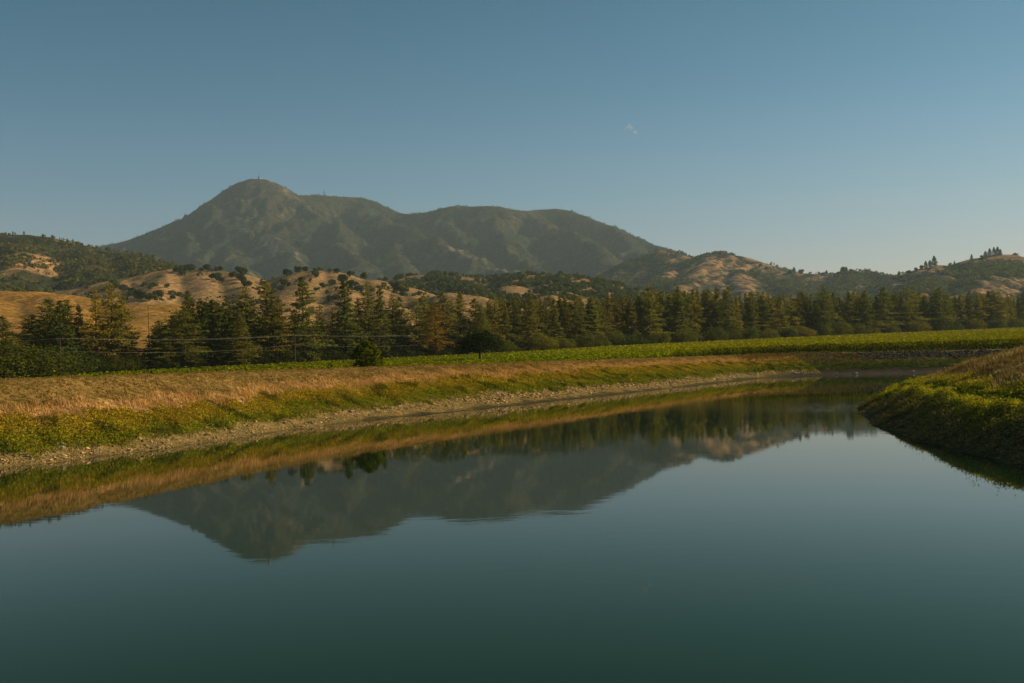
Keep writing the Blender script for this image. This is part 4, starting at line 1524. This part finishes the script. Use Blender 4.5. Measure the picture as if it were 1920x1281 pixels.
# ------------------------------------------------------------------ vineyard
def vineyard():
    parts = []
    r = np.random.default_rng(55)
    sizes, cents, nrms = [], [], []
    ydist = 60.0
    k = 0
    while ydist < 760:
        y0 = ydist
        xl, xr = -0.56 * y0 - 10, 0.56 * y0 + 12
        L = xr - xl
        per = float(np.interp(y0, [60, 215, 235, 300, 700], [11, 14, 20, 8, 3.3]))
        n = int(L * per)
        x = r.uniform(xl, xr, n)
        y = y0 + 0.10 * x * 0 + r.normal(size=n) * .42
        top = (2.45 - .5 * sstep(60, 0, x)) + .22 * noise(x / 1.6, np.full(n, k * 3.1), 7) + .15 * noise(x / 7, y / 7, 8)
        hh = 0.12 + (top - .12) * r.random(n) ** .65
        w = .55 * np.sin(np.clip(hh / 1.9, 0, 1) * np.pi) ** .5
        y = y0 + (r.random(n) - .5) * 2 * w
        px = x / y * FPX + 960
        D_edge = np.interp(px, [-200, 0, 553, 960, 1400, 1920, 2100], [258, 281, 358, 436, 556, 716, 776])
        ok = y < D_edge - 3
        side = np.where((y < y0)[:, None], C(.1, -1, .25), C(.1, 1, .25))
        tp = sstep(.72, .92, hh / np.maximum(top, .5))[:, None]
        nrm = side * (1 - tp) + C(0, -.05, 1) * tp
        nrms.append((nrm + r.normal(size=nrm.shape) * .38)[ok])
        x, y, hh = x[ok], y[ok], hh[ok]
        if len(x):
            cents.append(np.stack([x, y, hh], 1))
            sizes.append(np.full(len(x), float(np.interp(y0, [60, 150, 300, 700], [.28, .34, .50, .92]))))
        ydist += 2.3
        k += 1
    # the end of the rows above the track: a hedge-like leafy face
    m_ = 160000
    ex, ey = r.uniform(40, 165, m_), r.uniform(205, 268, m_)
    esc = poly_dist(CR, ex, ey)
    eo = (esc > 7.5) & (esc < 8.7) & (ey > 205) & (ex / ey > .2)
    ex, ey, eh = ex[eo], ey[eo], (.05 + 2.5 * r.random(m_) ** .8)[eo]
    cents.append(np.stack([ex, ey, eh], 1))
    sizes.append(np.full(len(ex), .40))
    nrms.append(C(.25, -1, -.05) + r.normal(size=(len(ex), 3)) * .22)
    c_ = np.concatenate(cents)
    s_ = np.concatenate(sizes)
    nv = np.concatenate(nrms)
    sc = poly_dist(CR, c_[:, 0], c_[:, 1])
    rs = right_side(c_[:, 0], c_[:, 1])
    ok = (sc > 7.5) & ~((c_[:, 0] > 20) & (c_[:, 1] < 150))
    # clear the foot of the lone oak
    c_, s_, nv = c_[ok], s_[ok], nv[ok]
    c_[:, 2] += ground_z(c_[:, 0], c_[:, 1], False)
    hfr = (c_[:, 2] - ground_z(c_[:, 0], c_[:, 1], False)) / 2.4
    n = len(c_)
    br = (0.72 + .5 * r.random(n)) * (1 + .18 * noise(c_[:, 0] / 12, c_[:, 1] / 5, 13))
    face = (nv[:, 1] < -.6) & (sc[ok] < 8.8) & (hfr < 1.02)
    br = np.where(face, br * .38, br)  # shade on the camera-facing edge is painted: leaf colour darkened there
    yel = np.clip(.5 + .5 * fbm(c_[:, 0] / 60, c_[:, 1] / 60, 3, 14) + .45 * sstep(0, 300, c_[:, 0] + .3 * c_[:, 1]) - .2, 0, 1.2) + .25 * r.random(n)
    low = 1 - .5 * (1 - sstep(.45, .8, hfr))  # lower leaves greener, with the row's shade also darkened into their colour
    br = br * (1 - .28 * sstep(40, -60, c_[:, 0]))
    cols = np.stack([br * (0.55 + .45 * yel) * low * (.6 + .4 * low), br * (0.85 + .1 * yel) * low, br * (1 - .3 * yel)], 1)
    nn = nv / np.linalg.norm(nv, axis=1, keepdims=True)
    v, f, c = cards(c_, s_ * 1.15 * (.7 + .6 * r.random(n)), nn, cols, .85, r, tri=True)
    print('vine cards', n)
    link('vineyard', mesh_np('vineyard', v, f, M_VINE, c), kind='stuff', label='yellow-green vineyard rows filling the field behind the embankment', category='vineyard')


vineyard()


# ------------------------------------------------------------------ bank vegetation and stones
def scatter_pts(n, xlo, xhi, ylo, yhi, r):
    return r.uniform(xlo, xhi, n), r.uniform(ylo, yhi, n)


def band(n, tmin, tmax, side, r, pw=0.0):
    """random points between waterline and crest with tmin<t<tmax that the camera side sees"""
    xs, ys, ts = [], [], []
    tot = 0
    while tot < n:
        if side == 'left':
            y = 30 + 215 * r.random(60000) ** 1.15
            x = r.uniform(-62, 66, 60000)
        elif side == 'far':
            y = r.uniform(185, 250, 60000)
            x = r.uniform(50, 150, 60000)
        else:
            y = r.uniform(14, 128, 60000)
            x = r.uniform(14, 130, 60000)
        sw, sc, t, rs = zone(x, y)
        lim = t + bank_shift(x, y)
        ok = (lim > tmin) & (lim < tmax) & (sw > .02)
        if side == 'right':
            ok &= rs & (sc < 22)
        elif side == 'left':
            ok &= ~rs & (x < 68) & (sc < 3.0)
            ok &= (x / np.maximum(y, 1) > -.62)
        else:
            ok &= ~rs & (sc < 3.0)
        xs.append(x[ok]); ys.append(y[ok]); ts.append(lim[ok])
        tot += ok.sum()
    x = np.concatenate(xs)[:n]; y = np.concatenate(ys)[:n]; t = np.concatenate(ts)[:n]
    return x, y, t


def blades(x, y, h, wdt, cols, r, k=3, lean=.35, wind=(-.25, -.1)):
    n = len(x)
    z = ground_z(x, y) - .02
    parts_v, parts_c = [], []
    for i in range(k):
        a = r.random(n) * 6.28
        ox, oy = r.normal(size=n) * .05, r.normal(size=n) * .05
        lx = np.cos(a + 1) * lean * h + wind[0] * h
        ly = np.sin(a + 1) * lean * h + wind[1] * h
        hh = h * (.65 + .6 * r.random(n))
        w = wdt * (.7 + .6 * r.random(n))
        A = np.stack([x + ox - np.cos(a) * w, y + oy - np.sin(a) * w, z], 1)
        B = np.stack([x + ox + np.cos(a) * w, y + oy + np.sin(a) * w, z], 1)
        T = np.stack([x + ox + lx, y + oy + ly, z + hh], 1)
        parts_v.append(np.stack([A, B, T], 1).reshape(-1, 3))
        parts_c.append(np.repeat(cols * (.8 + .4 * r.random((n, 1))), 3, 0))
    V = np.concatenate(parts_v)
    return V, np.arange(len(V)).reshape(-1, 3), np.concatenate(parts_c)


def leafy(x, y, h, size, cols, r, k=3):
    n = len(x)
    z = ground_z(x, y)
    X = np.repeat(x, k) + r.normal(size=n * k) * .12
    Y = np.repeat(y, k) + r.normal(size=n * k) * .12
    Z = np.repeat(z, k) + np.repeat(h, k) * (.15 + .85 * r.random(n * k))
    cc = np.repeat(cols, k, 0) * (.65 + .7 * r.random((n * k, 1)))
    return cards(np.stack([X, Y, Z], 1), size * (.6 + .8 * r.random(n * k)), rand_dirs(n * k, .6, r), cc, .65, r, tri=True)


r = np.random.default_rng(500)
# dry grass, left bank
x, y, t = band(52000, .64, 1.15, 'left', r)
hgt = (.22 + .22 * r.random(len(x))) * np.interp(t, [.6, .68, .78, .86, 1], [1.0, 1.25, 1.1, .4, .3]) * (1 + .6 * noise(x / 2.2, y / 2.2, 15)) * (1 - .3 * (y > 150))
colr = lerp(PINK * 1.05, BROWN * 1.1, sstep(.77, .86, t)) * (1 + .22 * noise(x / 3, y / 3, 16))[:, None]
v, f, c = blades(x, y, np.maximum(hgt, .06), np.where(y > 120, .05, .034), colr, r, 3, .3)
link('dry_grass', mesh_np('dry_grass', v, f, M_WEED, np.clip(c, 0, 1)), kind='stuff', label='pinkish dry grass band along the top of the left embankment', category='dry grass')
# weeds, left bank
x, y, t = band(64000, .29, .68, 'left', r)
keep = (t > .37) | (r.random(len(x)) < sstep(.27, .37, t + .05 * r.normal(size=len(x))))
x, y, t = x[keep], y[keep], t[keep]
mixv = sstep(.40, .56, t + .10 * fbm(x / 6, y / 6, 3, 17) + .03 * r.normal(size=len(x)))
colr = lerp(C(.24, .25, .018), C(.42, .31, .028), mixv) * (1 + .3 * noise(x / 1.8, y / 1.8, 18))[:, None]
colr = lerp(colr, np.broadcast_to(C(.045, .07, .012), colr.shape), sstep(.25, .5, noise(x / 2.6, y / 2.6, 19)) * .7)
colr = lerp(colr, np.broadcast_to(C(.30, .12, .03), colr.shape), (r.random(len(x)) < .08) * .8)
hg = .08 + .24 * r.random(len(x)) * (1 + .5 * noise(x / 2.0, y / 2.0, 20))
v, f, c = leafy(x, y, hg, np.where(np.repeat(y, 5) > 120, .19, .125), colr, r, 5)
link('bank_weeds', mesh_np('bank_weeds', v, f, M_WEED, np.clip(c, 0, 1)), kind='stuff', label='yellow and green weeds covering the middle of the left embankment', category='weeds')


# stones, left bank
def stones(x, y, s, cols, r):
    base = np.array([(1, 0, 0), (-1, 0, 0), (0, 1, 0), (0, -1, 0), (0, 0, 1), (0, 0, -1)], float)
    fcs = np.array([(0, 2, 4), (2, 1, 4), (1, 3, 4), (3, 0, 4), (2, 0, 5), (1, 2, 5), (3, 1, 5), (0, 3, 5)])
    n = len(x)
    z = ground_z(x, y)
    a = r.random(n) * 6.28
    sc = np.stack([s * (.7 + .6 * r.random(n)), s * (.6 + .5 * r.random(n)), s * (.35 + .4 * r.random(n))], 1)
    P = base[None] * sc[:, None] * (.8 + .4 * r.random((n, 6, 1)))
    ca, sa = np.cos(a)[:, None], np.sin(a)[:, None]
    Xr = P[..., 0] * ca - P[..., 1] * sa
    Yr = P[..., 0] * sa + P[..., 1] * ca
    V = np.stack([Xr + x[:, None], Yr + y[:, None], P[..., 2] + (z + s * .15)[:, None]], -1).reshape(-1, 3)
    Fc = (fcs[None] + np.arange(n)[:, None, None] * 6).reshape(-1, 3)
    return V, Fc, np.repeat(cols, 6, 0)


x, y, t = band(15000, .15, .37, 'left', r)
s = (.03 + .05 * r.random(len(x)) + .16 * r.random(len(x)) ** 9) * (1 + .4 * (y > 110))
colr = C(.42, .29, .115) * (.35 + 1.4 * r.random((len(x), 1)) ** 2) * np.array([1.05, 1, .95])
v, f, c = stones(x, y, s, colr, r)
link('bank_gravel', mesh_np('bank_gravel', v, f, M_STONE, c), kind='stuff', label='pale broken stones along the foot of the left embankment', category='gravel')
x, y, t = band(16000, .12, .40, 'left', r)
v, f, c = blades(x, y, .06 + .12 * r.random(len(x)), .03, C(.52, .41, .22) * (.7 + .6 * r.random((len(x), 1))), r, 3, .9)
link('dead_stalks', mesh_np('dead_stalks', v, f, M_WEED, c), kind='stuff', label='bleached dead stalks among the stones of the left embankment', category='dead stalks')

# far bank: riprap, weeds
x, y, t = band(9000, .66, .97, 'far', r)
s = .14 + .26 * r.random(len(x)) ** 2
ok = x > 78 + 8 * r.normal(size=len(x))
x, y, s = x[ok], y[ok], s[ok]
v, f, c = stones(x, y, s, C(.040, .038, .030) * (.3 + 1.3 * r.random((len(x), 1))), r)
link('riprap', mesh_np('riprap', v, f, M_STONE, c), kind='stuff', label='dark riprap boulders under the track on the far bank', category='riprap')
x, y, t = band(12000, .30, .98, 'far', r)
ok = (r.random(len(x)) < np.where(t < .62, .9, np.where(x > 80, .12, .8)))
x, y, t = x[ok], y[ok], t[ok]
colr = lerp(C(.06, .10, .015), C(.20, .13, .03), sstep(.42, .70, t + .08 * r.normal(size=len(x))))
v, f, c = leafy(x, y, .1 + .35 * r.random(len(x)), .3, colr, r, 3)
link('bank_weeds', mesh_np('far_weeds', v, f, M_WEED, c), kind='stuff', label='low green and brown weeds in bands on the shaded far bank', category='weeds')

# right bank
x, y, t = band(64000, .05, .54, 'right', r)
t = t + .12 * sstep(70, 88, y)
kp = t < .56
x, y, t = x[kp], y[kp], t[kp]
d = np.hypot(x, y)
topl = sstep(.27, .31, t) * (1 - sstep(.36, .39, t))
up = sstep(.42, .46, t)
colr = lerp(C(.25, .18, .07), C(.13, .145, .025), sstep(.12, .26, t + .04 * r.normal(size=len(x))))
colr = lerp(colr, np.broadcast_to(C(.58, .50, .03), colr.shape), np.maximum(topl, up * .9) * (.6 + .4 * r.random(len(x))))
colr = lerp(colr, np.broadcast_to(C(.40, .26, .04), colr.shape), sstep(.46, .56, t) * .8)
hg = (.07 + .22 * r.random(len(x)) + .35 * (r.random(len(x)) < .04)) * np.where(t < .12, .35, 1) * (1 + .8 * noise(x / 1.6, y / 1.6, 28)) * np.where((t > .34) & (t < .42), .35, 1) * np.where(t > .42, .75, 1)
v, f, c = leafy(x, y, np.maximum(hg, .03), .11, colr, r, 4)
link('bank_weeds', mesh_np('right_weeds', v, f, M_WEED, np.clip(c, 0, 1)), kind='stuff', label='dark green weeds with sunlit tips on the terraced right bank', category='weeds')
x, y, t = band(56000, .37, 1.06, 'right', r)
kp = (t > .47) | (t + .12 * sstep(70, 88, y) > .48)
x, y, t = x[kp], y[kp], t[kp]
hg = (.12 + .25 * r.random(len(x))) * (1 + 1.0 * noise(x / 2.4, y / 2.4, 29))
colr = lerp(C(.23, .15, .06), C(.50, .38, .22), sstep(.1, .5, noise(x / 3.2, y / 3.2, 30)) * .8) * (.75 + .5 * r.random((len(x), 1)))
v, f, c = blades(x, y, np.maximum(hg, .05), .03, colr, r, 3, .35)
link('dry_grass', mesh_np('right_grass', v, f, M_WEED, np.clip(c, 0, 1)), kind='stuff', label='rusty brown dry grass on top of the right bank', category='dry grass')
# floating scum / dead plant edge at the right bank foot
x, y, t = band(16000, -.01, .06, 'right', r)
v, f, c = blades(x, y, .03 + .08 * r.random(len(x)), .03, C(.26, .20, .10) * (.5 + .9 * r.random((len(x), 1))), r, 3, 1.2)
link('dead_stalks', mesh_np('edge_debris', v, f, M_WEED, c), kind='stuff', label='flattened brown plant debris at the waterline of the right bank', category='plant debris')


# single rocks
def rock_mesh(seed, sx, sy, sz):
    r = np.random.default_rng(seed)
    bm = bmesh.new()
    bmesh.ops.create_icosphere(bm, subdivisions=3, radius=1.0)
    vv = np.array([v.co[:] for v in bm.verts])
    pl = rand_dirs(14, 0, r)
    dd = .70 + .22 * r.random(14)
    for n_, d_ in zip(pl, dd):
        q = vv @ n_
        over = np.maximum(q - d_, 0)
        vv = vv - over[:, None] * n_[None]
    vv *= (sx, sy, sz)
    for v, c_ in zip(bm.verts, vv):
        v.co = c_
    me = bpy.data.meshes.new('rock')
    bm.to_mesh(me)
    bm.free()
    at_ = me.attributes.new('tint', 'FLOAT_COLOR', 'POINT')
    col = np.tile(np.array([.30, .26, .21, 1.0], np.float32), (len(me.vertices), 1))
    at_.data.foreach_set('color', col.ravel())
    me.materials.append(M_STONE)
    return me


def ground_hit(px, py):
    d = fwd + (px - IMW / 2) / FPX * rgt - (py - IMH / 2) / FPX * upv
    D = np.linspace(20, 260, 4000)
    P = EYE[None] + d[None] * (D / d[1])[:, None]
    h = np.maximum(ground_z(P[:, 0], P[:, 1], False), 0) >= P[:, 2]
    k = int(np.argmax(h)) if h.any() else -1
    return P[k, 0], P[k, 1], float(ground_z(P[k:k + 1, 0], P[k:k + 1, 1], False)[0])


for (px, py, sx, sz, lab) in [(117, 843, .24, .17, 'largest grey boulder on the left shore, near the photo edge'), (117, 834, .2, .09, 'flat slab resting behind the largest grey boulder'),
                              (177, 841, .17, .09, 'flat grey rock right of the largest boulder'), (50, 856, .12, .07, 'small rock low on the left shore'),
                              (396, 798, .2, .09, 'long flat rock high in the pale gravel'), (1491, 700, .45, .28, 'dark boulder at the far shoreline, left of two'),
                              (1604, 701, .55, .24, 'pale-topped boulder at the far shoreline, right of two'), (1568, 700, .3, .2, 'small stone between the two far boulders'),
                              (1712, 697, .35, .25, 'small stone at the far shoreline near the right bank'), (1251, 721, .18, .16, 'single dark stone on the mud toward the far corner'),
                              (945, 742, .3, .16, 'dark stone in the gravel below the lone oak'), (659, 772, .32, .14, 'white slab in the gravel below the small pine'),
                              (732, 766, .28, .12, 'pale slab right of the white one in the gravel')]:
    x_, y_, z_ = ground_hit(px, py)
    link('rock', rock_mesh(int(px), sx, sx * .8, sz), label=lab, category='rock', loc=(x_, y_, z_ + sz * .35), rz=random.random() * 3)

# ------------------------------------------------------------------ cloud wisp
def cloud():
    m, nt, out = new_mat('cloud_vapour')
    pv = N(nt, 'ShaderNodeVolumePrincipled')
    pv.inputs['Color'].default_value = (1, 0.93, 0.9, 1)
    pv.inputs['Density'].default_value = 0.005
    nt.links.new(pv.outputs[0], out.inputs['Volume'])
    bm = bmesh.new()
    D = 22000
    c0 = at(1180, 239, D)
    r = np.random.default_rng(5)
    for (dx, dz, s) in [(0, 0, 62), (-45, -25, 45), (40, -20, 40), (5, 45, 34), (-10, -50, 40), (120, -110, 40), (160, -140, 28)]:
        mt = Matrix.Translation((dx, r.uniform(-30, 30), dz)) @ Matrix.Diagonal((s * 1.2, s * 1.2, s * .9, 1))
        bmesh.ops.create_icosphere(bm, subdivisions=3, radius=1.0, matrix=mt)
    for v in bm.verts:
        n_ = float(noise(v.co.x / 40, v.co.z / 40, 3))
        v.co += v.normal * 0
        v.co.x += n_ * 16
        v.co.z += float(noise(v.co.z / 30, v.co.y / 40, 6)) * 16
    me = bpy.data.meshes.new('cloud')
    bm.to_mesh(me)
    bm.free()
    me.materials.append(m)
    link('cloud', me, label='tiny pinkish cloud wisp alone in the clear sky', category='cloud', loc=c0)


cloud()

# ------------------------------------------------------------------ haze
m, nt, out = new_mat('haze_air')
pv = N(nt, 'ShaderNodeVolumePrincipled')
pv.inputs['Color'].default_value = HAZE_COLOR
pv.inputs['Density'].default_value = HAZE_DENSITY
pv.inputs['Anisotropy'].default_value = 0.2
nt.links.new(pv.outputs[0], out.inputs['Volume'])
v, f, c = box(0, 3950, 655, 13200, 8900, 1350)
me = mesh_np('haze', v, f, m)
link('haze', me, kind='stuff')
